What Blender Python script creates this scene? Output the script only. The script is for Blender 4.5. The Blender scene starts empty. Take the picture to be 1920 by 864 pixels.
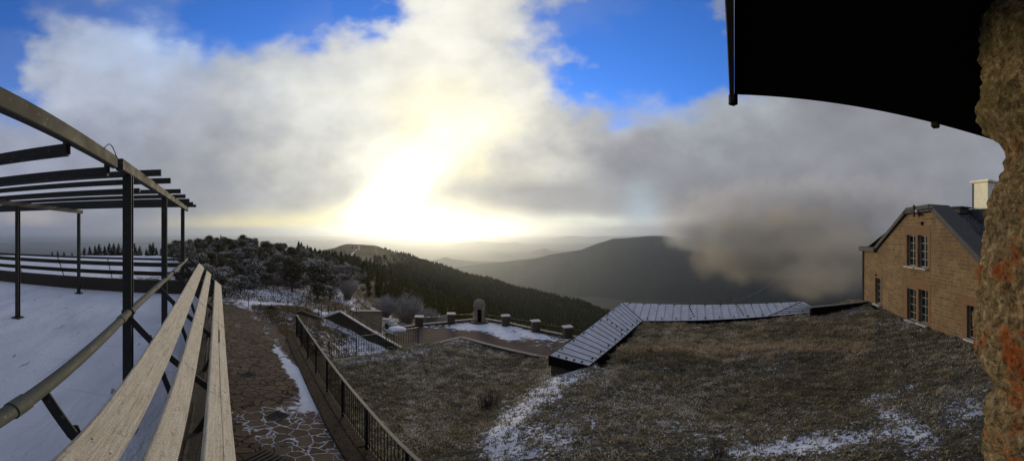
import bpy, bmesh, math, random
import numpy as np
from mathutils import Vector, Matrix, noise as mn
from mathutils.geometry import delaunay_2d_cdt

R = math.radians
PX = R(0.09375)                       # angle of one photo pixel in the 180 degree panorama
sc = bpy.context.scene
COL = sc.collection
random.seed(4)
rng = np.random.default_rng(11)

# ------------------------------------------------------------------ projection
def az(px): return (px-960)*PX
def el(py): return (432-py)*PX
def atz(px, py, z):
    D = z/math.tan(el(py)); a = az(px)
    return Vector((D*math.sin(a), D*math.cos(a), z))
def atD(px, py, D):
    a = az(px)
    return Vector((D*math.sin(a), D*math.cos(a), D*math.tan(el(py))))
def pd(px, D, z=0.0):
    a = az(px)
    return Vector((D*math.sin(a), D*math.cos(a), z))
def proj(x, y, z):
    return 960+math.atan2(x, y)/PX, 432-math.atan2(z, math.hypot(x, y))/PX
def lin(r, g, b, k=1.0):
    f = lambda c: (c/255/12.92) if c/255 <= .04045 else ((c/255+.055)/1.055)**2.4
    return (f(r)*k, f(g)*k, f(b)*k, 1)

# ------------------------------------------------------------------ materials
def newmat(name):
    m = bpy.data.materials.new(name); m.use_nodes = True
    nt = m.node_tree
    return m, nt, nt.nodes['Principled BSDF']
class N:
    """small node helper"""
    def __init__(s, nt): s.nt = nt
    def new(s, t, **k):
        n = s.nt.nodes.new(t)
        for a, b in k.items(): setattr(n, a, b)
        return n
    def link(s, a, b): s.nt.links.new(a, b)
    def val(s, sock, v):
        if isinstance(v, bpy.types.NodeSocket): s.link(v, sock)
        else: sock.default_value = v
    def math(s, op, a, b=0.0, c=None, clamp=False):
        n = s.new('ShaderNodeMath', operation=op); n.use_clamp = clamp
        s.val(n.inputs[0], a); s.val(n.inputs[1], b)
        if c is not None: s.val(n.inputs[2], c)
        return n.outputs[0]
    def mix(s, f, a, b, blend='MIX'):
        n = s.new('ShaderNodeMix', data_type='RGBA', blend_type=blend)
        s.val(n.inputs[0], f); s.val(n.inputs[6], a); s.val(n.inputs[7], b)
        return n.outputs[2]
    def noise(s, scale, detail=4, rough=.55, vec=None, dist=0.0, out=0):
        n = s.new('ShaderNodeTexNoise')
        n.inputs['Scale'].default_value = scale; n.inputs['Detail'].default_value = detail
        n.inputs['Roughness'].default_value = rough; n.inputs['Distortion'].default_value = dist
        if vec is not None: s.link(vec, n.inputs['Vector'])
        return n.outputs[out]
    def ramp(s, f, stops):
        n = s.new('ShaderNodeValToRGB')
        cr = n.color_ramp
        while len(cr.elements) < len(stops): cr.elements.new(.5)
        for e, (p, c) in zip(cr.elements, stops): e.position = p; e.color = c
        s.link(f, n.inputs[0]); return n.outputs[0]
    def rng(s, f, a, b, c=0., d=1., smooth=True):
        n = s.new('ShaderNodeMapRange', interpolation_type='SMOOTHSTEP' if smooth else 'LINEAR')
        s.val(n.inputs[0], f); s.val(n.inputs[1], a); s.val(n.inputs[2], b); s.val(n.inputs[3], c); s.val(n.inputs[4], d)
        return n.outputs[0]
    def obj(s, scale=(1,1,1)):
        t = s.new('ShaderNodeTexCoord'); m = s.new('ShaderNodeMapping'); m.inputs['Scale'].default_value = scale
        s.link(t.outputs['Object'], m.inputs[0]); return m.outputs[0]
    def bump(s, h, strength, dist=.02):
        n = s.new('ShaderNodeBump'); n.inputs['Strength'].default_value = strength; n.inputs['Distance'].default_value = dist
        s.link(h, n.inputs['Height']); return n.outputs[0]
    def attr(s, name):
        return s.new('ShaderNodeAttribute', attribute_name=name).outputs['Fac']

def m_simple(name, col, rough=.6, metal=0., nscale=8., var=.35, col2=None, bump=.3, bdist=.004, spec=.4, mapscale=(1,1,1), frost=0.0):
    m, nt, b = newmat(name); n = N(nt); v = n.obj(mapscale)
    f = n.noise(nscale, 5, .6, v)
    c1 = tuple(x*(1-var) for x in col[:3])+(1,); c2 = col2 or tuple(min(1, x*(1+var)) for x in col[:3])+(1,)
    c = n.ramp(f, [(.3, c1), (.72, c2)])
    if frost:
        f2 = n.rng(n.noise(nscale*5, 6, .7, v), .62-frost*.4, .75-frost*.3)
        c = n.mix(n.math('MULTIPLY', f2, min(1, frost*1.6)), c, (.62, .64, .68, 1))
    n.link(c, b.inputs['Base Color'])
    n.link(n.rng(f, .2, .8, max(.05, rough-.12), min(1, rough+.12)), b.inputs['Roughness'])
    b.inputs['Metallic'].default_value = metal
    b.inputs['Specular IOR Level'].default_value = spec
    n.link(n.bump(n.noise(nscale*6, 4, .6, v), bump, bdist), b.inputs['Normal'])
    return m

M = {}
M['steel'] = m_simple('dark_painted_steel', (.020,.021,.020), .65, .1, 6, .35, bump=.25, frost=.10)
M['steel_weathered'] = m_simple('weathered_beam_paint', (.036,.035,.028), .75, 0, 5, .4, bump=.3, frost=.12)
M['rail'] = m_simple('olive_handrail_paint', (.06,.065,.052), .75, 0, 7, .25, bump=.15, frost=.12)
M['iron'] = m_simple('black_iron', (.012,.011,.010), .5, .2, 9, .3)
M['iron_top'] = m_simple('worn_iron_rail', (.10,.09,.075), .45, .3, 9, .3)
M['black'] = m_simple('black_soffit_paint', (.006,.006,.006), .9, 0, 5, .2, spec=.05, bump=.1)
M['fascia'] = m_simple('grey_fascia', (.035,.035,.034), .7, 0, 5, .2, spec=.2)
M['lead'] = m_simple('lead_coping', (.038,.038,.038), .7, 0, 4, .5, bump=.6, frost=.12)
M['slate'] = m_simple('wet_slate', (.018,.020,.026), .5, 0, 5, .6, bump=1.0, bdist=.05, frost=.22, mapscale=(1,1,2.5))
M['frame'] = m_simple('window_frame_paint', (.20,.21,.19), .5, 0, 8, .2)
M['cream'] = m_simple('cream_render', (.84,.80,.60), .8, 0, 2.5, .12, bump=.2)
M['cap_snow'] = m_simple('snowy_stone_cap', (.36,.35,.33), .8, 0, 6, .35, bump=.5, bdist=.01, frost=.4)
M['coping'] = m_simple('frosted_coping', (.15,.135,.11), .85, 0, 7, .5, bump=.8, bdist=.02, frost=.30)
M['darkwood'] = m_simple('dark_wet_board', (.035,.028,.020), .7, 0, 6, .4, mapscale=(.3,3,3), bump=.5)
M['ledge'] = m_simple('rubbly_brown_ledge', (.060,.042,.028), .95, 0, 9, .65, bump=1.0, bdist=.06, frost=.20, spec=.1)
M['earth'] = m_simple('dark_earth', (.05,.040,.028), .9, 0, 3, .5, bump=.9, bdist=.05)
M['bark'] = m_simple('bark', (.06,.05,.04), .9, 0, 8, .4, frost=.12)
M['rock'] = m_simple('snow_dusted_rock', (.22,.20,.18), .85, 0, 6, .4, bump=.8, bdist=.02, frost=.5)
M['orange'] = m_simple('orange_plastic', (.45,.08,.03), .5)
M['whitelamp'] = m_simple('white_enamel', (.6,.6,.6), .4)

# glass
m, nt, b = newmat('dark_window_glass'); n = N(nt)
n.link(n.ramp(n.noise(1.7, 2, .5, n.obj()), [(.35, (.006,.007,.008,1)), (.7, (.035,.035,.034,1))]), b.inputs['Base Color'])
b.inputs['Roughness'].default_value = .06; b.inputs['Specular IOR Level'].default_value = .6
M['glass'] = m

# frosted boards (grain runs along local x)
m, nt, b = newmat('frosted_timber_board'); n = N(nt)
v = n.obj((1.2, 26, 26)); g = n.noise(3, 6, .65, v, .6); v2 = n.obj((1,1,1)); sp = n.noise(140, 3, .7, v2)
patch = n.noise(3.2, 4, .6, v2)
c = n.ramp(g, [(.25, (.17,.135,.095,1)), (.5, (.39,.345,.265,1)), (.75, (.56,.52,.43,1))])
c = n.mix(n.math('MULTIPLY', n.rng(sp, .46, .66), n.rng(patch, .3, .65, .35, .75)), c, (.74,.73,.68,1))
c = n.mix(n.math('MULTIPLY', n.rng(n.noise(22, 3, .5, v2), .60, .70), .45), c, (.15,.125,.09,1))
n.link(c, b.inputs['Base Color']); b.inputs['Roughness'].default_value = .8
n.link(n.bump(n.math('ADD', g, n.math('MULTIPLY', sp, .5)), .9, .006), b.inputs['Normal'])
M['board'] = m

# stone masonry (blocks)
def m_masonry(name, c1, c2, mortar, bw=.42, bh=.17, msize=.016, weather=.5, lichen=0):
    m, nt, b = newmat(name); n = N(nt)
    t = n.new('ShaderNodeTexCoord'); sep = n.new('ShaderNodeSeparateXYZ'); n.link(t.outputs['Object'], sep.inputs[0])
    cmb = n.new('ShaderNodeCombineXYZ')
    n.link(n.math('ADD', sep.outputs[0], sep.outputs[1]), cmb.inputs[0]); n.link(sep.outputs[2], cmb.inputs[1])
    wob = n.new('ShaderNodeVectorMath', operation='ADD')
    wn = n.new('ShaderNodeVectorMath', operation='SCALE'); n.link(n.noise(2.3, 3, .5, None, 0, 1), wn.inputs[0]); wn.inputs['Scale'].default_value = .05
    n.link(cmb.outputs[0], wob.inputs[0]); n.link(wn.outputs[0], wob.inputs[1])
    br = n.new('ShaderNodeTexBrick'); n.link(wob.outputs[0], br.inputs['Vector'])
    br.offset = .43; br.squash = 1.35; br.squash_frequency = 3
    br.inputs['Color1'].default_value = c1; br.inputs['Color2'].default_value = c2; br.inputs['Mortar'].default_value = mortar
    br.inputs['Scale'].default_value = 1; br.inputs['Mortar Size'].default_value = msize; br.inputs['Mortar Smooth'].default_value = .4
    br.inputs['Bias'].default_value = -.1; br.inputs['Brick Width'].default_value = bw; br.inputs['Row Height'].default_value = bh
    big = n.noise(.7, 4, .6, n.obj()); fine = n.noise(9, 6, .7, n.obj())
    c = n.mix(n.rng(big, .35, .7, 0, weather), br.outputs[0], (c1[0]*.45, c1[1]*.42, c1[2]*.42, 1))
    c = n.mix(n.rng(fine, .4, .75, 0, .55), c, (c2[0]*.5, c2[1]*.46, c2[2]*.42, 1))
    streak = n.rng(n.noise(1.6, 5, .65, n.obj((1.6,1.6,.28))), .5, .68)
    c = n.mix(n.math('MULTIPLY', streak, weather*.8), c, (c1[0]*.32, c1[1]*.34, c1[2]*.40, 1))
    n.link(c, b.inputs['Base Color']); b.inputs['Roughness'].default_value = .88; b.inputs['Specular IOR Level'].default_value = .25
    h = n.math('ADD', n.math('MULTIPLY', br.outputs[1], -1.0), n.math('MULTIPLY', fine, .8))
    n.link(n.bump(h, .8, .02), b.inputs['Normal'])
    return m
M['house_stone'] = m_masonry('warm_ashlar_stone', (.235,.155,.082,1), (.13,.088,.05,1), (.34,.25,.15,1), .36, .15, .015)
M['house_plain'] = m_simple('dressed_brown_stone', (.155,.085,.045), .85, 0, 4, .25, bump=.3, bdist=.01)
M['wall_stone'] = m_masonry('dark_rubble_stone', (.085,.07,.052,1), (.055,.045,.034,1), (.10,.09,.075,1), .35, .14, .016)
M['pillar_stone'] = m_masonry('pillar_rubble_stone', (.10,.08,.058,1), (.06,.048,.034,1), (.12,.105,.085,1), .24, .12, .014, .7)
M['turret_stone'] = m_masonry('turret_pale_stone', (.33,.28,.19,1), (.22,.185,.12,1), (.14,.12,.085,1), .40, .20, .014)

M['slate'] = m_masonry('snow_streaked_slate', (.016,.018,.024,1), (.034,.037,.045,1), (.16,.17,.19,1), .34, .11, .018, .6)
# lichen covered rough stone
m, nt, b = newmat('lichen_rubble_stone'); n = N(nt); v = n.obj()
f = n.noise(30, 8, .78, v, .2); f2 = n.noise(7, 5, .6, v); f3 = n.noise(75, 5, .75, v)
ff = n.math('ADD', n.math('MULTIPLY', f, .62), n.math('MULTIPLY', f3, .38)); c = n.ramp(ff, [(.38, (.03,.022,.012,1)), (.46, (.12,.09,.048,1)), (.54, (.30,.225,.12,1)), (.63, (.66,.56,.38,1))])
c = n.mix(n.math('MULTIPLY', n.rng(f3, .5, .7), .4), c, (.04,.03,.02,1))
moss = n.math('MULTIPLY', n.rng(f2, .42, .6), n.attr('upper'))
c = n.mix(n.math('MULTIPLY', moss, .55), c, (.09,.085,.02,1))
v2 = n.new('ShaderNodeMapping'); v2.inputs['Location'].default_value = (3.1,1.7,.4); n.link(v, v2.inputs[0])
li = n.rng(n.math('ADD', n.noise(6.0, 5, .6, v2.outputs[0], .0), n.math('MULTIPLY', n.math('SUBTRACT', f3, .5), .6)), .545, .63)
li = n.math('MULTIPLY', n.math('MULTIPLY', li, n.attr('lower')), n.rng(f, .35, .5, .45, 1))
c = n.mix(li, c, n.ramp(f3, [(.3, (.11,.028,.010,1)), (.55, (.34,.085,.018,1)), (.75, (.55,.27,.10,1))]))
n.link(c, b.inputs['Base Color']); b.inputs['Roughness'].default_value = .9; b.inputs['Specular IOR Level'].default_value = .2
n.link(n.bump(n.math('ADD', f, n.math('MULTIPLY', f3, .5)), 1.0, .02), b.inputs['Normal'])
M['lichen'] = m

SNOW = (.66,.70,.80,1)
def m_ground(name, cols, scale, snow_noise=7.0, bump=.8, bdist=.05, rough=.95, aniso=(1,1,1), paving=None, snowcol=SNOW, joint=None, edge=.10, namp=2.6):
    """ground whose snow cover follows the mesh attribute 'snow'"""
    m, nt, b = newmat(name); n = N(nt); v = n.obj()
    f = n.noise(scale, 7, .65, n.obj(aniso)); f1 = n.noise(scale*.13, 4, .6, v)
    c = n.ramp(f, [(.28, cols[0]), (.5, cols[1]), (.72, cols[2])])
    c = n.mix(n.rng(f1, .4, .62), c, n.ramp(f, [(.3, cols[1]), (.7, cols[3])]))
    h = f
    s = n.attr('snow')
    sn = n.noise(snow_noise, 8, .72, n.obj(aniso)); sb = n.noise(snow_noise*.22, 4, .6, v)
    f5 = n.math('ADD', n.math('MULTIPLY', sn, .75), n.math('MULTIPLY', sb, .25))
    if paving:
        w = n.new('ShaderNodeVectorMath', operation='ADD'); ws = n.new('ShaderNodeVectorMath', operation='SCALE')
        n.link(n.noise(3, 3, .5, v, 0, 1), ws.inputs[0]); ws.inputs['Scale'].default_value = .30
        n.link(v, w.inputs[0]); n.link(ws.outputs[0], w.inputs[1])
        vo = n.new('ShaderNodeTexVoronoi', feature='DISTANCE_TO_EDGE'); n.link(w.outputs[0], vo.inputs['Vector']); vo.inputs['Scale'].default_value = paving
        vc = n.new('ShaderNodeTexVoronoi', feature='F1'); n.link(w.outputs[0], vc.inputs['Vector']); vc.inputs['Scale'].default_value = paving
        sepc = n.new('ShaderNodeSeparateColor'); n.link(vc.outputs['Color'], sepc.inputs[0])
        c = n.mix(n.rng(sepc.outputs[0], 0, 1, 0, .65, False), c, cols[0])
        c = n.mix(n.rng(sepc.outputs[1], .55, 1, 0, .45, False), c, cols[3])
        ed = n.rng(vo.outputs['Distance'], .015, .06, 1, 0)
        c = n.mix(ed, c, (.02,.017,.014,1))
        js = n.rng(n.math('ADD', n.attr('joint'), n.math('MULTIPLY', n.math('SUBTRACT', sb, .5), 3.4)), .42, .62)
        jw = n.rng(n.math('ADD', vo.outputs['Distance'], n.math('MULTIPLY', n.math('SUBTRACT', sn, .5), .12)), .01, .05, 1, 0)
        jm = n.math('MULTIPLY', js, n.math('MULTIPLY', jw, n.rng(sn, .30, .52)))
        h = n.math('SUBTRACT', n.math('MULTIPLY', f, .3), ed)
    k = n.math('ADD', n.math('SUBTRACT', s, .5), n.math('MULTIPLY', n.math('SUBTRACT', f5, .5), namp))
    mask = n.rng(k, -edge, edge+.06)
    if paving: mask = n.math('MAXIMUM', mask, jm)
    sc_ = n.mix(n.rng(n.noise(1.1, 4, .5, v), .3, .7), snowcol, tuple(x*.86 for x in snowcol[:3])+(1,))
    c = n.mix(mask, c, sc_)
    c = n.mix(n.attr('wood'), c, n.ramp(f1, [(.3, (.012,.017,.011,1)), (.7, (.03,.034,.022,1))]))
    n.link(c, b.inputs['Base Color']); b.inputs['Roughness'].default_value = rough; b.inputs['Specular IOR Level'].default_value = .12
    hh = n.math('ADD', n.math('MULTIPLY', h, n.math('SUBTRACT', 1.0, n.math('MULTIPLY', mask, .75))), n.math('MULTIPLY', mask, .5))
    n.link(n.bump(hh, bump, bdist), b.inputs['Normal'])
    return m
M['lawn'] = m_ground('frozen_matted_grass', [(.022,.022,.013,1),(.11,.097,.065,1),(.26,.235,.175,1),(.15,.115,.07,1)], 9, 10, 1.0, .08, namp=5.0)
M['hill'] = m_ground('hillside_heath', [(.03,.027,.018,1),(.085,.072,.043,1),(.17,.14,.082,1),(.12,.09,.048,1)], 3.2, 2.2, 1.0, .25, namp=3.6)
M['path'] = m_ground('flagstone_path', [(.060,.042,.030,1),(.10,.070,.048,1),(.15,.105,.072,1),(.17,.13,.09,1)], 9, 4.5, .9, .03, .9, paving=3.4)
M['plaza'] = m_ground('wet_brown_plaza', [(.07,.052,.043,1),(.085,.062,.051,1),(.10,.075,.06,1),(.11,.084,.07,1)], 6, 2.2, .3, .01, .9, aniso=(.7,1,1), namp=4.2)

# terrace snow
m, nt, b = newmat('thin_terrace_snow'); n = N(nt); v = n.obj()
f = n.noise(1.4, 5, .6, n.obj((.35,1,1)), .5); f2 = n.noise(16, 5, .65, n.obj((.5,1,1)))
c = n.ramp(f, [(.25, (.46,.50,.60,1)), (.6, (.62,.66,.76,1)), (.8, (.69,.73,.83,1))])
br = n.new('ShaderNodeTexBrick'); n.link(v, br.inputs['Vector']); br.offset = .5
br.inputs['Brick Width'].default_value = 1.6; br.inputs['Row Height'].default_value = 1.0; br.inputs['Mortar Size'].default_value = .012; br.inputs['Scale'].default_value = 1; br.inputs['Mortar Smooth'].default_value = 1
j = n.math('MULTIPLY', br.outputs[1], n.rng(n.noise(.55, 3, .5, v), .42, .56))
c = n.mix(n.math('MULTIPLY', j, .85), c, (.30,.31,.36,1))
sp = n.rng(n.noise(5.5, 4, .6, n.obj((.45,1.4,1)), .8), .665, .72)
c = n.mix(n.math('MULTIPLY', sp, .6), c, (.12,.12,.14,1))
n.link(c, b.inputs['Base Color']); b.inputs['Roughness'].default_value = .75
n.link(n.bump(n.math('ADD', n.math('ADD', f, n.math('MULTIPLY', f2, .3)), n.math('MULTIPLY', sp, -.6)), 1.0, .08), b.inputs['Normal'])
M['terrace_snow'] = m

# zinc roof sheets
m, nt, b = newmat('frosted_zinc_sheet'); n = N(nt); v = n.obj()
f = n.noise(2.5, 5, .6, v); f2 = n.noise(60, 3, .6, v)
c = n.ramp(f, [(.3, (.38,.385,.40,1)), (.7, (.54,.545,.56,1))])
c = n.mix(n.math('MULTIPLY', n.rng(f2, .45, .7), .3), c, (.50,.52,.58,1))
n.link(c, b.inputs['Base Color']); b.inputs['Roughness'].default_value = .6; b.inputs['Metallic'].default_value = .15
n.link(n.bump(f2, .2, .004), b.inputs['Normal'])
M['zinc'] = m
M['seam'] = m_simple('dark_seam', (.075,.078,.09), .6)

# leaves / grass: colour from attributes
def m_leaf(name, dark, mid, light, frost=(.50,.52,.55,1), frostamt=.5, trans=.2):
    m, nt, b = newmat(name); n = N(nt)
    t = n.attr('tone'); c = n.ramp(t, [(0, dark), (.5, mid), (1, light)])
    geo = n.new('ShaderNodeNewGeometry')
    oi = n.new('ShaderNodeObjectInfo')
    fr = n.rng(n.math('ADD', n.attr('frost'), n.math('MULTIPLY', n.math('SUBTRACT', oi.outputs['Random'], .5), .5)), 1-frostamt, 1.25-frostamt)
    c = n.mix(n.math('MULTIPLY', n.math('SUBTRACT', oi.outputs['Random'], .3, clamp=True), .22), c, (light[0]*1.1, light[1]*.8, light[2]*.7, 1))
    c = n.mix(n.math('MULTIPLY', fr, .8), c, frost)
    n.link(c, b.inputs['Base Color']); b.inputs['Roughness'].default_value = .85; b.inputs['Specular IOR Level'].default_value = .15
    if trans:
        tr = n.new('ShaderNodeBsdfTranslucent'); n.link(c, tr.inputs[0]); mx = n.new('ShaderNodeMixShader'); mx.inputs[0].default_value = trans
        n.link(b.outputs[0], mx.inputs[1]); n.link(tr.outputs[0], mx.inputs[2]); n.link(mx.outputs[0], nt.nodes['Material Output'].inputs[0])
    return m
M['leaf'] = m_leaf('frosted_evergreen_leaves', (.030,.029,.017,1), (.090,.083,.052,1), (.20,.175,.11,1), frostamt=.42)
M['leaf_frosty'] = m_leaf('heavily_frosted_leaves', (.03,.032,.024,1), (.07,.072,.055,1), (.14,.135,.11,1), frostamt=.62)
M['needle'] = m_leaf('pine_needles', (.020,.025,.010,1), (.065,.07,.024,1), (.21,.17,.05,1), frostamt=.14)
M['darkneedle'] = m_leaf('dark_pine_needles', (.008,.011,.008,1), (.016,.021,.014,1), (.03,.035,.02,1), frostamt=.05, trans=0)
M['twig'] = m_leaf('frosted_bare_twigs', (.11,.09,.07,1), (.21,.18,.15,1), (.34,.30,.26,1), frostamt=.5, trans=0)
M['larch'] = m_leaf('yellow_larch_needles', (.10,.085,.02,1), (.20,.16,.04,1), (.30,.22,.07,1), frostamt=.1)
M['forest'] = m_leaf('far_forest_green', (.011,.014,.006,1), (.026,.031,.012,1), (.065,.062,.022,1), frostamt=.04, trans=0)
M['grass'] = m_leaf('frozen_grass_blades', (.048,.052,.026,1), (.20,.182,.112,1), (.54,.41,.245,1), frost=(.66,.63,.57,1), frostamt=.38)
M['straw'] = m_leaf('straw_grass_blades', (.05,.035,.018,1), (.16,.115,.06,1), (.34,.26,.15,1), frost=(.5,.49,.47,1), frostamt=.30)

# mountains
m, nt, b = newmat('wooded_mountain'); n = N(nt); v = n.obj()
f = n.noise(.004, 8, .65, v); f2 = n.noise(.03, 6, .7, v)
c = n.ramp(n.math('ADD', n.math('MULTIPLY', f, .6), n.math('MULTIPLY', f2, .4)), [(.35, (.010,.015,.014,1)), (.6, (.024,.031,.026,1)), (.75, (.05,.052,.042,1))])
n.link(c, b.inputs['Base Color']); b.inputs['Roughness'].default_value = .95; b.inputs['Specular IOR Level'].default_value = .1
n.link(n.bump(f2, 1, 12), b.inputs['Normal'])
M['mountain'] = m
M['track'] = m_simple('pale_dirt_road', (.22,.18,.13), .9, 0, .01, .2)

# ------------------------------------------------------------------ mesh building
def mesh_from(name, verts, faces, attrs=None, smooth=False):
    me = bpy.data.meshes.new(name)
    me.from_pydata([tuple(v) for v in verts], [], faces); me.update()
    if attrs:
        for k, a in attrs.items():
            at = me.attributes.new(k, 'FLOAT', 'POINT'); at.data.foreach_set('value', np.asarray(a, dtype=np.float32))
    if smooth: me.polygons.foreach_set('use_smooth', [True]*len(me.polygons))
    return me
def mesh_np(name, V, tri, attrs=None, smooth=False):
    """fast builder: V (n,3), tri (m,k) with constant k"""
    me = bpy.data.meshes.new(name); k = tri.shape[1]
    me.vertices.add(len(V)); me.vertices.foreach_set('co', V.astype(np.float32).ravel())
    me.loops.add(tri.size); me.loops.foreach_set('vertex_index', tri.astype(np.int32).ravel())
    me.polygons.add(len(tri)); me.polygons.foreach_set('loop_start', np.arange(0, tri.size, k, dtype=np.int32))
    me.update(calc_edges=True)
    if attrs:
        for kk, a in attrs.items():
            at = me.attributes.new(kk, 'FLOAT', 'POINT'); at.data.foreach_set('value', np.asarray(a, dtype=np.float32))
    if smooth: me.polygons.foreach_set('use_smooth', np.ones(len(tri), dtype=bool))
    return me
def link(name, me, mat, parent=None, loc=(0,0,0)):
    o = bpy.data.objects.new(name, me); COL.objects.link(o); o.location = loc
    if mat is not None and not me.materials: me.materials.append(mat)
    if parent is not None: o.parent = parent
    return o
class MB:
    def __init__(s): s.v = []; s.f = []
    def add(s, vs, fs):
        o = len(s.v); s.v += [Vector(p) for p in vs]; s.f += [tuple(i+o for i in f) for f in fs]; return s
    def obox(s, c, ax, ay, az_, bev=0):
        c = Vector(c); ax = Vector(ax); ay = Vector(ay); az_ = Vector(az_)
        if bev:
            L = [a.length for a in (ax, ay, az_)]; b = min(bev, min(L)*.45)
            k = [1-b/l for l in L]
            vs = []; idx = {}
            for i, (sx, sy, sz) in enumerate([(x, y, z) for x in (-1,1) for y in (-1,1) for z in (-1,1)]):
                for d in range(3):
                    m_ = [k[0], k[1], k[2]]; m_[d] = 1
                    idx[(sx,sy,sz,d)] = len(vs); vs.append(c+ax*sx*m_[0]+ay*sy*m_[1]+az_*sz*m_[2])
            fs = []
            for d in range(3):
                o1, o2 = [q for q in range(3) if q != d]
                for sd in (-1,1):
                    q = []
                    for a_, b_ in ((-1,-1),(1,-1),(1,1),(-1,1)):
                        t = [0,0,0]; t[d] = sd; t[o1] = a_; t[o2] = b_; q.append(idx[(t[0],t[1],t[2],d)])
                    fs.append(q)
            for d in range(3):      # edges along d
                o1, o2 = [q for q in range(3) if q != d]
                for a_ in (-1,1):
                    for b_ in (-1,1):
                        t0 = [0,0,0]; t1 = [0,0,0]; t0[d] = -1; t1[d] = 1
                        for t in (t0, t1): t[o1] = a_; t[o2] = b_
                        fs.append([idx[(*t0,o1)], idx[(*t1,o1)], idx[(*t1,o2)], idx[(*t0,o2)]])
            for sx in (-1,1):
                for sy in (-1,1):
                    for sz in (-1,1): fs.append([idx[(sx,sy,sz,d)] for d in range(3)])
            return s.add(vs, fs)
        vs = [c+ax*x+ay*y+az_*z for x in (-1,1) for y in (-1,1) for z in (-1,1)]
        return s.add(vs, [(0,1,3,2),(4,6,7,5),(0,4,5,1),(2,3,7,6),(0,2,6,4),(1,5,7,3)])
    def box(s, c, size, bev=0):
        return s.obox(c, (size[0]/2,0,0), (0,size[1]/2,0), (0,0,size[2]/2), bev)
    def bar(s, a, b, w, h, up=(0,0,1), bev=0):
        a = Vector(a); b = Vector(b); d = (b-a); L = d.length; d.normalize()
        side = d.cross(Vector(up))
        if side.length < 1e-4: side = d.cross(Vector((1,0,0)))
        side.normalize(); u = side.cross(d)
        return s.obox((a+b)/2, d*L/2, side*w/2, u*h/2, bev)
    def tube(s, pts, r, n=8, cap=True):
        pts = [Vector(p) for p in pts]; rs = r if isinstance(r, (list, tuple)) else [r]*len(pts)
        o = len(s.v); prev = None
        for i, p in enumerate(pts):
            t = (pts[min(i+1, len(pts)-1)]-pts[max(i-1, 0)]).normalized()
            if prev is None:
                a = t.cross(Vector((0,0,1)))
                if a.length < 1e-3: a = t.cross(Vector((1,0,0)))
            else: a = prev-t*prev.dot(t)
            a.normalize(); prev = a; bb = t.cross(a)
            for k in range(n):
                an = 2*math.pi*k/n; s.v.append(p+(a*math.cos(an)+bb*math.sin(an))*rs[i])
        for i in range(len(pts)-1):
            for k in range(n):
                s.f.append((o+i*n+k, o+i*n+(k+1)%n, o+(i+1)*n+(k+1)%n, o+(i+1)*n+k))
        if cap:
            s.f.append(tuple(o+k for k in range(n))[::-1]); s.f.append(tuple(o+(len(pts)-1)*n+k for k in range(n)))
        return s
    def lathe(s, prof, c=(0,0,0), n=24):
        c = Vector(c); o = len(s.v)
        for (r, z) in prof:
            for k in range(n):
                an = 2*math.pi*k/n; s.v.append(c+Vector((r*math.cos(an), r*math.sin(an), z)))
        for i in range(len(prof)-1):
            for k in range(n): s.f.append((o+i*n+k, o+i*n+(k+1)%n, o+(i+1)*n+(k+1)%n, o+(i+1)*n+k))
        s.f.append(tuple(o+k for k in range(n))[::-1]); s.f.append(tuple(o+(len(prof)-1)*n+k for k in range(n)))
        return s
    def prism(s, poly, z0, z1):
        k = len(poly); vs = [(p[0], p[1], z0) for p in poly]+[(p[0], p[1], z1) for p in poly]
        return s.add(vs, [tuple(range(k))[::-1], tuple(range(k, 2*k))]+[(i, (i+1)%k, k+(i+1)%k, k+i) for i in range(k)])
    def build(s, name, mat, parent=None, smooth=False, local=False):
        off = Vector((0,0,0)) if (parent is None or local) else Vector(parent.location)
        me = mesh_from(name, [p-off for p in s.v], s.f)
        bm = bmesh.new(); bm.from_mesh(me); bmesh.ops.recalc_face_normals(bm, faces=bm.faces); bm.to_mesh(me); bm.free()
        if smooth:
            me.polygons.foreach_set('use_smooth', [True]*len(me.polygons)); me.set_sharp_from_angle(angle=R(38))
        return link(name, me, mat, parent)
def thing(name, label, cat, loc=(0,0,0), rotz=0, group=None):
    o = bpy.data.objects.new(name, None); COL.objects.link(o); o.location = loc; o.rotation_euler = (0,0,rotz)
    o.empty_display_size = .3
    return tag(o, label, cat, group)
def tag(o, label=None, cat=None, group=None, kind=None):
    if label: o['label'] = label
    if cat: o['category'] = cat
    if group: o['group'] = group
    if kind: o['kind'] = kind
    return o
def copy_tree(o, parent=None):
    c = o.copy(); COL.objects.link(c); c.parent = parent
    for ch in list(o.children): copy_tree(ch, c)
    return c
def fbm(x, y, s, o=4):
    return mn.fractal(Vector((x/s, y/s, 3.3)), .9, 2.0, o)

# blobs in photo angles used to place snow on real ground: (px,py,rx,ry,amount)
def blobs(x, y, z, L, base):
    p, q = proj(x, y, z); s = base
    for (cx, cy, rx, ry, a, rot) in L:
        dx, dy = p-cx, q-cy; c, sn = math.cos(rot), math.sin(rot)
        u, w = (dx*c+dy*sn)/rx, (-dx*sn+dy*c)/ry
        d = u*u+w*w
        if d < 6: s += a*math.exp(-d)
    return s
def cdt(poly, pts):
    co = [Vector((p[0], p[1])) for p in poly]; n0 = len(co); co += [Vector((p[0], p[1])) for p in pts]
    v, e, f, *_ = delaunay_2d_cdt(co, [(i, (i+1)%n0) for i in range(n0)], [], 1, 1e-5)
    return v, f
def inside(p, poly):
    c = False; j = len(poly)-1
    for i in range(len(poly)):
        a, b = poly[i], poly[j]
        if (a[1] > p[1]) != (b[1] > p[1]) and p[0] < (b[0]-a[0])*(p[1]-a[1])/(b[1]-a[1])+a[0]: c = not c
        j = i
    return c
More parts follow.
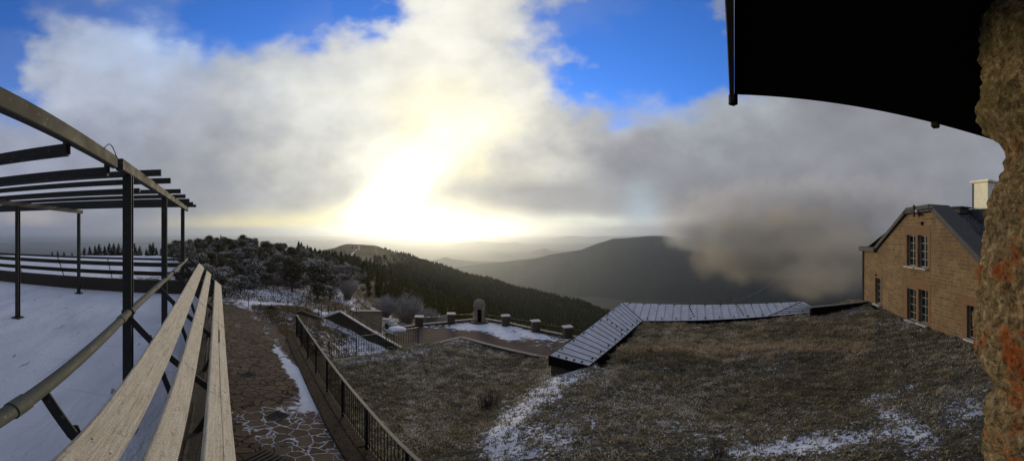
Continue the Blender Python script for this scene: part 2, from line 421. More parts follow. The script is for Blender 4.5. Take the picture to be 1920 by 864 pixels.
def sheet(name, poly, zf, step, mat, snowf, jointf=None, jit=.3, skirt=0.0, split=None):
    xs = [p[0] for p in poly]; ys = [p[1] for p in poly]
    dense = []
    for i in range(len(poly)):
        a = Vector((poly[i][0], poly[i][1])); b = Vector((poly[(i+1)%len(poly)][0], poly[(i+1)%len(poly)][1])); k = max(1, int((b-a).length/(step*1.5)))
        dense += [a.lerp(b, t/k) for t in range(k)]
    pts = []
    y = min(ys)
    while y < max(ys):
        x = min(xs)
        while x < max(xs):
            q = (x+random.uniform(-jit, jit)*step, y+random.uniform(-jit, jit)*step)
            if inside(q, poly): pts.append(q)
            x += step
        y += step
    v, f = cdt(dense, pts)
    V = [Vector((p[0], p[1], zf(p[0], p[1]))) for p in v]
    F = [tuple(t) for t in f]
    at = {'snow': [snowf(*p) for p in V]}
    if jointf: at['joint'] = [jointf(*p) for p in V]
    me = mesh_from(name, V, F, at, True)
    return link(name, me, mat)

# ------------------------------------------------------------------ camera
cam = bpy.data.cameras.new('camera'); co = bpy.data.objects.new('camera', cam); COL.objects.link(co)
co.location = (0,0,0); co.rotation_euler = (R(90), 0, 0)
cam.type = 'PANO'; cam.panorama_type = 'EQUIRECTANGULAR'
cam.longitude_min = -R(90); cam.longitude_max = R(90)
cam.latitude_min = -R(40.5); cam.latitude_max = R(40.5)
cam.lens = 6.5; cam.sensor_width = 36; cam.clip_start = .02; cam.clip_end = 200000
sc.camera = co

# ------------------------------------------------------------------ world
SUN_AZ, SUN_EL = R(-13.5), R(6.5)
w = bpy.data.worlds.new('World'); sc.world = w; w.use_nodes = True
nt = w.node_tree; nt.nodes.clear(); n = N(nt)
sky = n.new('ShaderNodeTexSky', sky_type='NISHITA'); sky.sun_disc = False
sky.sun_elevation = SUN_EL; sky.sun_rotation = SUN_AZ; sky.altitude = 1560; sky.air_density = 1.0; sky.dust_density = .3; sky.ozone_density = 3.0
bg1 = n.new('ShaderNodeBackground'); bg1.inputs[1].default_value = .14
n.link(n.mix(1.0, sky.outputs[0], (.72,1.22,2.05,1), 'MULTIPLY'), bg1.inputs[0])
tc = n.new('ShaderNodeTexCoord'); sp = n.new('ShaderNodeSeparateXYZ'); n.link(tc.outputs['Generated'], sp.inputs[0])
X = n.math('DIVIDE', n.math('ARCTAN2', sp.outputs[0], sp.outputs[1]), PX)
Y = n.math('DIVIDE', n.math('ARCSINE', sp.outputs[2]), -PX)
X = n.math('ADD', X, 960.0); Y = n.math('ADD', Y, 432.0)
def warp(scale, amt, det=5, stretch=(1,1,1.4)):
    mp = n.new('ShaderNodeMapping'); mp.inputs['Scale'].default_value = stretch; n.link(tc.outputs['Generated'], mp.inputs[0])
    nz = n.new('ShaderNodeTexNoise'); nz.inputs['Scale'].default_value = scale; nz.inputs['Detail'].default_value = det; nz.inputs['Roughness'].default_value = .52
    n.link(mp.outputs[0], nz.inputs['Vector'])
    s3 = n.new('ShaderNodeSeparateColor'); n.link(nz.outputs['Color'], s3.inputs[0])
    return (n.math('MULTIPLY', n.math('SUBTRACT', s3.outputs[0], .5), amt), n.math('MULTIPLY', n.math('SUBTRACT', s3.outputs[1], .5), amt*.8), s3.outputs[2])
wx, wy, wz = warp(4.0, 260); wx2, wy2, wz2 = warp(8, 80, 6)
Xw = n.math('ADD', n.math('ADD', X, wx), wx2); Yw = n.math('ADD', n.math('ADD', Y, wy), wy2)
Xl = n.math('ADD', X, n.math('MULTIPLY', wx, .35)); Yl = n.math('ADD', Y, n.math('MULTIPLY', wy2, .18))
def blob(cx, cy, rx, ry, p=1.0, low=False, rot=0.0):
    a = n.math('SUBTRACT', Xl if low else Xw, float(cx)); b_ = n.math('SUBTRACT', Yl if low else Yw, float(cy))
    if rot:
        c_, s_ = math.cos(rot), math.sin(rot)
        a, b_ = (n.math('ADD', n.math('MULTIPLY', a, c_), n.math('MULTIPLY', b_, s_)), n.math('ADD', n.math('MULTIPLY', a, -s_), n.math('MULTIPLY', b_, c_)))
    a = n.math('DIVIDE', a, float(rx)); b_ = n.math('DIVIDE', b_, float(ry))
    d = n.math('ADD', n.math('MULTIPLY', a, a), n.math('MULTIPLY', b_, b_))
    g = n.math('EXPONENT', n.math('MULTIPLY', d, -1.0))
    return n.math('MULTIPLY', g, p, clamp=True) if p != 1 else g
C = n.mix(wz, lin(128,134,152), lin(150,152,160))
for (cx, cy, rx, ry, col, k, p, low, rot) in [
    (200,180,190,120, (172,180,196), 1, 1.0, 0, 0),
    (330,60,190,70, (168,186,216), 1, 1.0, 0, 0),
    (60,300,260,70, (146,152,172), 1, .9, 0, 0),
    (420,330,260,100, (136,139,148), 1, 1.2, 0, 0),
    (120,425,300,26, (120,128,150), 1, 1.1, 1, 0),
    (60,412,70,22, (178,164,150), 1, .55, 1, 0),
    (80,458,330,14, (84,98,122), 1, .9, 1, 0),
    (580,150,170,120, (196,200,202), 1, .8, 0, 0),
    (1500,300,480,190, (134,135,142), 1, 1.4, 0, 0),
    (1230,190,150,70, (176,180,184), 1, .9, 0, 0),
    (1330,220,70,60, (160,166,172), 1, .7, 0, 0),
    (1480,440,220,60, (142,130,110), 1, 1.0, 0, 0),
    (1500,520,260,50, (112,98,74), 1, 1.2, 0, 0),
    (830,90,190,240, (232,230,220), 1, 1.2, 0, 0),
    (760,250,240,140, (228,226,214), 1, 1.1, 0, -.3),
    (960,290,130,60, (206,204,194), 1, .9, 0, 0),
    (830,290,105,85, (252,244,206), 1.0, 1.3, 0, -.5),
    (720,418,190,32, (255,246,190), 1.35, 1.5, 1, -.10),
    (725,378,110,34, (255,252,215), 2.2, 1.2, 1, -.72),
    (845,262,70,36, (255,252,230), 1.1, 1.0, 1, -.3),
    (500,430,190,24, (250,232,160), 1, .95, 1, 0),
    (1030,372,200,34, (150,150,152), 1, 1.3, 1, .06),
    (1060,418,200,15, (224,226,212), 1, 1.3, 1, 0),
    (860,430,180,14, (255,250,205), 1.1, 1.2, 1, 0),
    (720,446,300,15, (250,238,180), 1.1, 1.0, 1, 0),
    (960,452,240,14, (206,204,180), 1, 1.0, 1, 0),
    (1210,390,40,50, (170,188,200), 1, .7, 1, 0)]:
    C = n.mix(blob(cx, cy, rx, ry, p, low, rot), C, lin(*col, k))
C = n.mix(1.0, C, n.ramp(n.math('ADD', n.math('MULTIPLY', wz, .5), n.math('MULTIPLY', wz2, .5)), [(.3, (.80,.80,.80,1)), (.7, (1.18,1.18,1.18,1))]), 'MULTIPLY')
H = None
for (cx, cy, rx, ry, p, rot) in [(1195,45,150,135,2.3,0), (1110,170,90,60,1.1,.5), (1290,90,90,75,1.5,0), (570,-5,160,62,2.0,0), (420,75,80,44,.9,0), (5,100,90,100,1.5,0), (200,-5,260,50,1.0,0), (1325,45,60,75,1.6,0), (0,10,50,50,.5,0), (700,10,50,40,.5,0)]:
    g = blob(cx, cy, rx, ry, p, 0, rot); H = g if H is None else n.math('ADD', H, g)
H = n.rng(H, .12, 1.25)
bg2 = n.new('ShaderNodeBackground'); n.link(C, bg2.inputs[0]); bg2.inputs[1].default_value = 1.0
mx = n.new('ShaderNodeMixShader'); n.link(H, mx.inputs[0]); n.link(bg2.outputs[0], mx.inputs[1]); n.link(bg1.outputs[0], mx.inputs[2])
wo = n.new('ShaderNodeOutputWorld'); n.link(mx.outputs[0], wo.inputs[0])

s = Vector((math.sin(SUN_AZ)*math.cos(SUN_EL), math.cos(SUN_AZ)*math.cos(SUN_EL), math.sin(SUN_EL)))
sl = bpy.data.lights.new('sun', 'SUN'); sl.energy = 1.6; sl.angle = R(14); sl.color = (1.0,.80,.50)
so = bpy.data.objects.new('sun', sl); COL.objects.link(so); so.rotation_euler = s.to_track_quat('Z', 'Y').to_euler(); so.location = (0,0,50)

# ------------------------------------------------------------------ terrain
COLS = [
 (-900,[(3,-8),(40,-8),(100,-12),(200,-40),(1500,-500)]),
 (-60, [(3,-5),(11,-5),(13,-2.9),(24,-3.2),(37,-3.6),(63,-5.0),(92,-7.2),(130,-16),(220,-45),(1500,-500)]),
 (130, [(3,-5),(11,-5),(13,-2.9),(24,-3.1),(37,-3.5),(63,-4.9),(92,-7.0),(130,-16),(220,-45),(1500,-500)]),
 (265, [(3,-5),(9.5,-5),(12.5,-3.1),(24,-3.3),(37,-3.6),(70,-5.5),(100,-7.5),(140,-18),(220,-45),(1500,-500)]),
 (345, [(3,-5.2),(10,-5.2),(14,-4.2),(24,-4.2),(35,-4.6),(70,-5.3),(100,-6),(140,-16),(220,-45),(1500,-500)]),
 (400, [(3,-5.4),(18,-5.4),(24,-5.3),(32,-5.5),(45,-5.8),(70,-5.2),(95,-4.6),(120,-6),(220,-40),(1500,-500)]),
 (450, [(3,-5.4),(20,-5.35),(24,-5.35),(32,-6.1),(40,-6.5),(60,-6.2),(90,-4.9),(115,-5.3),(220,-40),(1500,-500)]),
 (520, [(3,-5.6),(14,-5.45),(22,-5.5),(32,-6.5),(45,-7.2),(65,-7.2),(100,-6.6),(130,-7.6),(220,-34),(1500,-500)]),
 (560, [(3,-6),(10,-5.6),(14,-5.6),(22,-5.8),(32,-6.8),(45,-7.7),(70,-8.4),(110,-8.4),(150,-10),(260,-34),(600,-60),(900,-150),(1500,-500)]),
 (605, [(3,-8),(10,-6.3),(16,-6.2),(22,-6.3),(34,-7.4),(55,-9.2),(85,-10.5),(130,-12.5),(180,-17),(300,-30),(560,-33),(700,-60),(900,-150),(1500,-500)]),
 (650, [(3,-8.5),(14,-7.3),(21,-7.5),(26,-7.3),(35,-8.2),(60,-10.6),(100,-12.8),(180,-17),(300,-25),(600,-25.5),(700,-44),(900,-160),(1500,-500)]),
 (700, [(3,-9.5),(18,-8.4),(24,-8.6),(27,-8.7),(36,-10.0),(60,-13.8),(100,-18),(180,-24.5),(300,-32),(600,-26.5),(760,-50),(900,-160),(1500,-500)]),
 (750, [(3,-11),(22,-9.5),(30,-10.1),(36,-11.0),(60,-15.6),(100,-21.5),(180,-30),(300,-40),(450,-46),(620,-42),(760,-80),(900,-180),(1500,-500)]),
 (800, [(3,-12),(30,-11.2),(36,-11.6),(60,-17.2),(100,-24.8),(180,-36),(300,-48),(450,-60),(680,-66),(800,-100),(900,-200),(1500,-500)]),
 (900, [(3,-12),(36,-12.4),(60,-19.6),(100,-29),(180,-46),(300,-66),(500,-88),(700,-102),(820,-160),(1500,-500)]),
 (1000,[(3,-12),(36,-14),(60,-22),(100,-35),(200,-62),(400,-103),(700,-131),(820,-200),(1500,-520)]),
 (1080,[(3,-12),(36,-14),(100,-38),(250,-82),(450,-119),(650,-141),(820,-240),(1500,-520)]),
 (1150,[(3,-12),(36,-14),(100,-40),(300,-100),(450,-136),(620,-159),(820,-300),(1500,-520)]),
 (1230,[(3,-12),(36,-14),(100,-45),(300,-120),(620,-230),(820,-340),(1500,-540)]),
 (1400,[(3,-12),(30,-14),(100,-45),(300,-140),(620,-300),(1500,-560)]),
 (1600,[(3,-9),(22,-9),(60,-30),(300,-150),(620,-300),(1500,-560)]),
 (2000,[(3,-9),(40,-9),(100,-30),(300,-120),(1500,-500)]),
 (2900,[(3,-8),(40,-9),(100,-30),(300,-120),(1500,-500)])]
for c_ in COLS: c_[1].extend([(4000,-820),(20000,-905),(54000,-905)])
def col_z(c, D):
    P = c[1]
    if D <= P[0][0]: return P[0][1]
    for (a, za), (b, zb) in zip(P, P[1:]):
        if D <= b:
            t = (D-a)/(b-a); return za+(zb-za)*t
    return P[-1][1]
def Tz(px, D, nz=True):
    for a, b in zip(COLS, COLS[1:]):
        if px <= b[0]:
            t = (px-a[0])/(b[0]-a[0]); t = max(0, min(1, t)); ts = t*t*(3-2*t)*.5+t*.5
            z = col_z(a, D)*(1-ts)+col_z(b, D)*ts; break
    else: z = col_z(COLS[-1], D)
    if nz and D < 1500:
        x, y = D*math.sin(az(px)), D*math.cos(az(px))
        z += fbm(x, y, 9)*.12*min(1, D/30)+fbm(x, y, 60, 4)*min(2.0, D*.006)
    elif nz:
        x, y = D*math.sin(az(px)), D*math.cos(az(px)); z += fbm(x, y, 1500, 5)*min(60, (D-1500)*.02)
    return z
def Txy(x, y): return Tz(960+math.atan2(x, y)/PX, math.hypot(x, y))

SN_T = [(486,592,22,7,1.3,.8),(508,615,22,7,1.2,.85),(530,642,20,7,1.0,.9),(560,622,60,14,.35,.5),(500,560,70,16,1.1,0), (430,545,40,10,.5,0), (640,555,26,12,.9,.5), (668,583,30,8,1.0,.75), (730,600,55,8,1.0,.62), (790,618,30,8,.7,.3),
        (150,500,260,22,1.3,0), (60,492,100,10,.6,0), (300,478,60,10,.8,0), (620,600,40,12,1.0,.3), (690,635,40,22,1.0,.7), (650,612,30,10,.5,.4), (660,658,40,14,.5,0),
        (560,602,60,9,.55,.5), (650,466,60,12,.15,0), (600,470,40,8,.12,0), (690,487,45,5,.3,0), (480,540,60,8,.5,0),(740,612,16,10,1.0,0),(590,538,25,10,.7,0),
        (575,545,30,10,.5,0)]
pxs = list(np.arange(-900, -60, 60))+list(np.arange(-60, 1240, 5))+list(np.arange(1240, 2900, 30))
Ds = [3.0]
while Ds[-1] < 54000: Ds.append(Ds[-1]*(1.022 if Ds[-1] < 60 else 1.03 if Ds[-1] < 900 else 1.12)+.04)
V = []; sn = []
for D in Ds:
    for p in pxs:
        z = Tz(p, D); a = az(p); x, y = D*math.sin(a), D*math.cos(a)
        V.append((x, y, z)); sn.append(blobs(x, y, z, SN_T, .18 if D < 80 else .05) if D < 1000 else 0)
nw = len(pxs); F = []
for i in range(len(Ds)-1):
    for k in range(nw-1):
        F.append((i*nw+k, i*nw+k+1, (i+1)*nw+k+1, (i+1)*nw+k))
me = mesh_np('terrain', np.array(V), np.array(F), {'snow': sn, 'wood': [min(1, max(0, (math.hypot(v[0], v[1])-(640 if -.62 < v[0]/math.hypot(v[0], v[1]) < -.40 else 260))/120)) for v in V]}, True)
tag(link('terrain', me, M['hill']), kind='structure')

# distant ridges
def ridge(name, D, prof, depth=.30, seed=0, floor=-900, rough=1.0):
    pr = sorted(prof); x0, x1 = pr[0][0], pr[-1][0]
    pp = np.arange(x0, x1+1, 3.0); yy = np.interp(pp, [q[0] for q in pr], [q[1] for q in pr])
    ts = [-1.3,-1,-.8,-.6,-.45,-.32,-.22,-.14,-.08,-.035,0,.05,.12,.25,.5,1.0]
    V = []
    for t in ts:
        for p, q in zip(pp, yy):
            Dd = D*(1+t*depth); zc = D*math.tan(el(q)); a = az(p)
            x, y = Dd*math.sin(a), Dd*math.cos(a)
            edge = min(1, (p-x0)/40, (x1-p)/40); edge = max(0, edge)
            zz = zc+(floor-zc)*(abs(t)**.85 if t < 0 else min(1, t)**.9)
            zz += mn.fractal(Vector((x/(D*.09)+seed, y/(D*.09), 1)), .8, 2.1, 6)*D*.012*rough*min(1, abs(t)*6+.12)
            zz = floor+(zz-floor)*(edge if edge < 1 else 1)
            V.append((x, y, zz))
    nw = len(pp); F = [(i*nw+k, i*nw+k+1, (i+1)*nw+k+1, (i+1)*nw+k) for i in range(len(ts)-1) for k in range(nw-1)]
    return tag(link(name, mesh_np(name, np.array(V), np.array(F), None, True), M['mountain']), kind='structure')
ridge('mountain', 5200, [(700,560),(800,515),(860,500),(920,493),(960,489),(1000,485),(1030,478),(1060,473),(1090,468),(1120,456),(1150,447),(1180,446),(1215,442),(1235,442),(1300,447),(1400,462),(1500,472),(1600,480),(1750,500),(1900,540)], .42, 1)
ridge('mountain', 6900, [(700,520),(800,492),(825,485),(835,482),(850,486),(890,490),(940,491),(970,487),(1010,484),(1060,478),(1100,500)], .30, 5, rough=.5)
ridge('mountain', 11500, [(850,500),(900,478),(930,473),(960,475),(990,474),(1010,468),(1020,465),(1035,470),(1060,472),(1100,476),(1140,500)], .25, 9, rough=.5)
ridge('mountain', 19000, [(780,475),(860,456),(900,452),(925,455),(950,455),(965,453),(985,459),(1040,458),(1100,458),(1160,470)], .2, 14, rough=.4)
ridge('mountain', 30000, [(960,462),(1040,446),(1065,442),(1100,444),(1150,443),(1200,442),(1245,440),(1270,444),(1320,460)], .15, 21, rough=.3)
ridge('mountain', 26000, [(-100,462),(0,457),(80,456),(140,460),(240,462),(420,462),(560,450),(640,452),(760,460)], .15, 31, rough=.3)
# pale road on the mountain flank
rp = [(1372,566),(1386,562),(1400,557),(1410,553),(1420,548),(1428,543),(1436,538),(1443,533),(1450,527)]

# ------------------------------------------------------------------ haze and fog
def vol_mat(name, col, dens, aniso):
    m = bpy.data.materials.new(name); m.use_nodes = True; nt = m.node_tree; nt.nodes.clear(); n = N(nt)
    pv = n.new('ShaderNodeVolumePrincipled'); pv.inputs['Color'].default_value = col; pv.inputs['Density'].default_value = dens; pv.inputs['Anisotropy'].default_value = aniso
    o = n.new('ShaderNodeOutputMaterial'); n.link(pv.outputs[0], o.inputs['Volume']); return m, n, pv
mh, _, _ = vol_mat('pale_haze', (.80,.88,1,1), 5.0e-5, .74)
hz = MB().box((0,20000,-330), (110000,90000,1330)).build('haze', mh); tag(hz, kind='stuff')
mf, n, pv = vol_mat('fog', (1,.88,.66,1), .0, .2)
tcf = n.new('ShaderNodeTexCoord'); ln = n.new('ShaderNodeVectorMath', operation='LENGTH'); n.link(tcf.outputs['Object'], ln.inputs[0])
geo_ = n.new('ShaderNodeNewGeometry'); nz = n.new('ShaderNodeTexNoise'); nz.inputs['Scale'].default_value = .0055; nz.inputs['Detail'].default_value = 6; nz.inputs['Roughness'].default_value = .55; n.link(geo_.outputs['Position'], nz.inputs['Vector'])
dd = n.math('ADD', n.rng(ln.outputs['Value'], .15, 1.0, 1.0, 0.0), n.math('MULTIPLY', n.math('SUBTRACT', nz.outputs['Fac'], .5), 2.0))
n.link(n.math('MULTIPLY', n.math('MULTIPLY', n.rng(dd, .15, 1.3), n.rng(ln.outputs['Value'], .6, 1.0, 1.0, 0.0)), .0050), pv.inputs['Density'])
bm = bmesh.new(); bmesh.ops.create_icosphere(bm, subdivisions=3, radius=1.0); me = bpy.data.meshes.new('fog_bank'); bm.to_mesh(me); bm.free()
me2 = me.copy(); mf2 = mf.copy(); mf2.name = 'grey_cloud'; mf2.node_tree.nodes['Principled Volume'].inputs['Color'].default_value = (1,.985,.96,1); me2.materials.append(mf2)
def fogblob(px, py, D, rpx, rpy, rd, grey=False):
    o = link('fog_bank', me2 if grey else me, mf); o.location = atD(px, py, D); o.rotation_euler = (0,0,-az(px)); o.scale = (D*rpx*PX, rd, D*rpy*PX)
    tag(o, kind='stuff'); return o
fogblob(1470, 452, 2300, 270, 105, 480)
fogblob(1360, 430, 2700, 170, 70, 420, True)
fogblob(1590, 480, 1900, 210, 85, 420)
fogblob(1390, 490, 2100, 150, 65, 300)
fogblob(1540, 525, 1600, 170, 60, 330)
fogblob(1290, 440, 2800, 90, 45, 400, True)
fogblob(1500, 400, 3000, 420, 110, 500, True)

# ------------------------------------------------------------------ terrace (left)
A0 = R(-51.75)
TU = Vector((math.sin(A0), math.cos(A0), 0)); TV = Vector((-math.cos(A0), math.sin(A0), 0))
TROT = math.atan2(TU.y, TU.x)
def T(u, v, z=0): return TU*u+TV*v+Vector((0,0,z))
ZF = -1.88
fl = MB().box((2.8,8.95,ZF-.1), (13.4,17.3,.2)).build('snowy_terrace', M['terrace_snow'])
fl.rotation_euler = (0,0,TROT); tag(fl, kind='structure')
tw = thing('terrace_wall', 'dark rubble wall holding up the snowy terrace beside the flagstone path', 'wall', (0,0,0), TROT)
MB().box((2.8,.18,-3.86), (13.6,.24,3.76), .01).build('wall_face', M['wall_stone'], tw, local=True)
MB().box((9.58,9.0,-3.85), (.22,17.4,3.76), .01).build('end_wall', M['wall_stone'], tw, local=True)
MB().box((4.2,.34,ZF+.17), (10.7,.05,.46), .01).build('kick_board', M['darkwood'], tw, local=True)
MB().box((9.50,9.0,ZF+.17), (.10,17.2,.46), .01).build('kick_board', M['darkwood'], tw, local=True)

def railing(name, label, n_br, length, u0, mirrored=False):
    """leaning guard rail: local x along the rail, y toward the terrace"""
    t = thing(name, label, 'railing', (0,0,0), TROT)
    return t
rl = thing('terrace_railing', 'leaning guard rail of olive pipe and three frosted boards above the path', 'railing', (0,0,0), TROT)
RY = lambda u: float(np.interp(u, [-1,.8,2.9,9], [.66,.705,.785,.79]))
hr = MB().tube([(u,RY(u),-.745) for u in np.arange(-1.2,8.6,.4)], .034, 14).build('handrail', M['rail'], rl, smooth=True, local=True)
for u in (1.02,2.55,4.1,5.6,7.1):
    MB().tube([(u-.05,RY(u-.05),-.745),(u+.05,RY(u+.05),-.745)], .0395, 14).build('coupling', M['rail'], hr, smooth=True, local=True)
def board(a, b, u_joints, t=.035):
    m_ = MB(); a = Vector((0,)+a); b = Vector((0,)+b); mid = (a+b)/2; wv = (b-a)/2; nn = Vector((1,0,0)).cross(wv).normalized()
    for i, (u0, u1) in enumerate(zip(u_joints, u_joints[1:])):
        dz = (i%2)*.004-.002
        m_.obox(mid+Vector(((u0+u1)/2,0,dz)), Vector(((u1-u0)/2-.002,0,0)), wv, nn*t/2, .006)
    return m_
bl = [((.546,-.958),(.392,-1.10),[-1,.55,3.1,5.6,8.0,9.45]), ((.314,-1.165),(.190,-1.277),[-1,1.2,2.72,5.2,7.4,9.35]), ((.078,-1.375),(-.093,-1.525),[-1,.7,2.55,4.9,7.1,8.9])]
for k, (a, b_, J) in enumerate(bl):
    bo = board(a, b_, J).build('board', M['board'], rl, local=True)
    if k == 2: bo['label'] = 'lowest frosted board with a dark split along its middle'
    sc_ = MB(); cy, cz = (a[0]+b_[0])/2, (a[1]+b_[1])/2; nv = Vector((0, a[1]-b_[1], b_[0]-a[0])); nv = -nv.normalized() if nv.z > 0 else nv.normalized(); nv = -nv
    for u in np.arange(1.25-.03, 9.2, 1.5):
        for s_ in (-.25,.25):
            p = Vector((u, cy+(b_[0]-a[0])*s_, cz+(b_[1]-a[1])*s_)); nn = Vector((0, -(b_[1]-a[1]), b_[0]-a[0])).normalized()
            if nn.z < 0: nn = -nn
            MB().tube([p, p+nn*.0205], .006, 6).build('screw', M['iron'], bo, local=True)
m_ = MB()
for (u0, u1, s0, s1) in [(2.7,4.6,.02,-.04),(4.6,6.6,-.04,.03),(1.3,2.7,.10,.02)]:
    a = Vector((.078,-1.375)); b_ = Vector((-.093,-1.525)); nn = Vector((-(b_.y-a.y), b_.x-a.x)).normalized(); nn = nn if nn.y > 0 else -nn
    c0 = a.lerp(b_, .5+s0); c1 = a.lerp(b_, .5+s1); k = .018+.001
    m_.bar((u0, c0.x+nn.x*k, c0.y+nn.y*k), (u1, c1.x+nn.x*k, c1.y+nn.y*k), .0035, .002)
m_.bar((4.0,-.005-.012,-1.43),(4.55,-.008-.012,-1.432), .02, .004)
m_.build('split', M['darkwood'], rl, local=True)
for i, u in enumerate(np.arange(-.31, 9.3, 1.53)):
    m_ = MB()
    m_.bar((u,RY(u),-.77),(u,.575,-.985), .012, .06, up=(0,1,1), bev=.002); m_.bar((u,.59,-.97),(u,-.06,-1.57), .011, .06, up=(0,1,1), bev=.002)
    m_.tube([(u,RY(u),-.80),(u,RY(u),-.74)], .02, 8)
    ar = m_.build('bracket', M['steel'], rl, local=True)
    MB().bar((u+.02,-.02,-1.56),(u+.02,.26,-2.15), .012, .06, up=(0,1,0), bev=.002).build('brace', M['steel'], rl, local=True)
    MB().bar((u+.04,.60,-.95),(u+.04,.30,-1.86), .012, .05, up=(0,1,0), bev=.002).build('brace', M['steel'], rl, local=True)
    if i < 6: MB().tube([(u+.02,.26,-2.05),(u+1.4,.05,-1.5)], .004, 5).build('stay_wire', M['steel'], rl, local=True)

# far railing (end of the terrace)
fr = thing('end_railing', 'dark horizontal board railing across the far end of the snowy terrace', 'railing', (0,0,0), TROT)
MB().tube([(9.55,v,-.86) for v in np.arange(.78,17.5,.8)], .034, 10).build('handrail', M['steel_weathered'], fr, smooth=True, local=True)
for (u, z) in ((9.72,-1.03),(9.92,-1.33)):
    MB().bar((u,.7,z),(u,17.5,z), .13, .03, up=(-.55,0,.83), bev=.004).build('board', M['darkwood'], fr, local=True)
    MB().bar((u-.04,.7,z-.01),(u-.04,17.5,z-.01), .03, .13, bev=.004).build('board', M['darkwood'], fr, local=True)
for v in np.arange(1.6,17.2,1.75):
    MB().bar((9.55,v,-.88),(10.1,v,-1.72), .012, .06, up=(1,0,1), bev=.002).build('bracket', M['steel'], fr, local=True)

# pergola
pg = thing('pergola', 'dark steel pergola frame standing on the snowy terrace', 'pergola', (0,0,0), TROT)
for (u, v) in [(2.84,.80),(4.86,.80),(7.45,.80),(5.6,3.94),(8.75,3.97)]:
    m_ = MB(); m_.box((u,v,(.50+ZF)/2), (.082,.02,.50-ZF)).box((u-.034,v,(.50+ZF)/2), (.012,.082,.50-ZF)).box((u+.034,v,(.50+ZF)/2), (.012,.082,.50-ZF))
    po = m_.build('post', M['steel'], pg, local=True)
    MB().box((u,v,ZF+.012), (.22,.20,.02), .004).build('base_plate', M['steel'], po, local=True)
MB().bar((-2.5,.83,.575),(2.55,.83,.565), .055, .10, bev=.006).build('beam', M['steel_weathered'], pg, local=True)
MB().bar((2.57,.80,.555),(8.55,.80,.555), .065, .10, bev=.006).build('beam', M['steel_weathered'], pg, local=True)
MB().bar((-2.5,3.95,.555),(8.95,3.95,.555), .07, .10, bev=.006).build('beam', M['steel_weathered'], pg, local=True)
for (u, v0, z, h) in [(.2,.86,.49,.075),(1.74,.86,.49,.075),(2.46,.86,.475,.075),(3.55,.62,.645,.07),(3.62,.88,.46,.05),(4.15,.60,.645,.07),(5.3,.60,.645,.07),(6.1,.60,.645,.07),(6.95,.60,.645,.07),(7.75,.58,.645,.07),(8.5,.56,.645,.07)]:
    MB().bar((u,v0,z),(u,9.0,z), .045, h, bev=.004).build('rafter', M['steel'], pg, local=True)
for u in (1.74,2.46):
    MB().box((u,.868,.535), (.012,.05,.15), .003).build('bracket', M['steel'], pg, local=True)
MB().tube([(2.2+.05*k,.80,.60+.07*math.sin(k/6*math.pi)) for k in range(7)], .004, 5).build('loose_wire', M['iron'], pg, local=True)
m_ = MB()
for u, v in ((2.84,.80),(5.65,.80)):
    m_ = MB(); m_.box((u-.02,.79,-.745), (.07,.12,.04), .01); m_.tube([(u-.05,.775,-.745),(u+.02,.775,-.745)], .044, 12)
    m_.build('rail_clamp', M['steel'], rl, local=True)

# ------------------------------------------------------------------ path
def path_z(x, y):
    D = math.hypot(x, y); return -4.2-.8*max(0, min(1, (D-5)/15))
path_poly = [T(-1.5,-.01)[:2], T(10.0,-.01)[:2], pd(403,19)[:2], pd(413,22)[:2], pd(440,21.2)[:2], pd(470,19.9)[:2], pd(482,18.6)[:2]]
def fence_pt(t): return Vector((-8.4,10.8)).lerp(Vector((-1.1,3.6)), t)
FD = (Vector((-1.1,3.6))-Vector((-8.4,10.8))).normalized(); FN = Vector((FD.y, -FD.x))   # toward the path is -FN or +FN
if FN.dot(Vector((-5,5))-Vector((-3,5.5))) < 0: FN = -FN
FN = -FN if (fence_pt(.5)+FN).length > (fence_pt(.5)-FN).length and False else FN
lp = Vector((-1,-1)).normalized()
path_poly += [(fence_pt(t)+lp*.42)[:] for t in (0,.25,.5,.75,1.0)] + [tuple(Vector((1.0,1.0)))]
SN_P = [(520,655,22,12,.9,.8),(545,690,34,13,1.25,.9),(575,725,40,14,1.25,.9),(590,755,52,17,1.15,.3),(530,770,60,15,.85,0),(620,790,28,18,.7,.5),(480,595,18,6,.9,.8),(500,620,14,10,.9,.9),(440,686,12,4,.35,0)]
JO = [(600,830,160,50,1.0,0),(540,780,110,28,.7,0),(500,740,80,20,.25,0)]
po = sheet('flagstone_path', path_poly, path_z, .22, M['path'], lambda x, y, z: blobs(x, y, z, SN_P, -.35), lambda x, y, z: blobs(x, y, z, JO, .0))
tag(po, kind='structure')
# kerb and retaining wall below the fence
kb = thing('fence_wall', 'low brown stone wall carrying the long iron fence above the lawn', 'wall', (-4.8,7.2,-5))
m_ = MB(); k = MB()
NS = 12
for i in range(NS):
    a = fence_pt(i/NS); b_ = fence_pt((i+1)/NS); za = path_z(*a); zb = path_z(*b_)
    for off, wd, top in ((lp*.0, .24, .02),):
        ca = Vector((a.x, a.y, za+top-1.6)); cb = Vector((b_.x, b_.y, zb+top-1.6))
        m_.bar(ca, cb, wd, 3.2)
    k.bar(Vector((*(a+lp*.39), za-.0)), Vector((*(b_+lp*.39), zb-.0)), .07, .09, bev=.01)
m_.build('wall_face', M['ledge'], kb); k.build('kerb', M['ledge'], kb)
g_ = MB()
a = fence_pt(0)+lp*.22; b_ = fence_pt(1)+lp*.22
[g_.bar(Vector((*a.lerp(b_,q/12),path_z(*a.lerp(b_,q/12))-.07)), Vector((*a.lerp(b_,(q+1)/12),path_z(*a.lerp(b_,(q+1)/12))-.07)), .26, .16) for q in range(12)]; g_.build('gravel_fill', M['ledge'], kb)
# verge sheet beyond fence start (path edge ground is terrain)

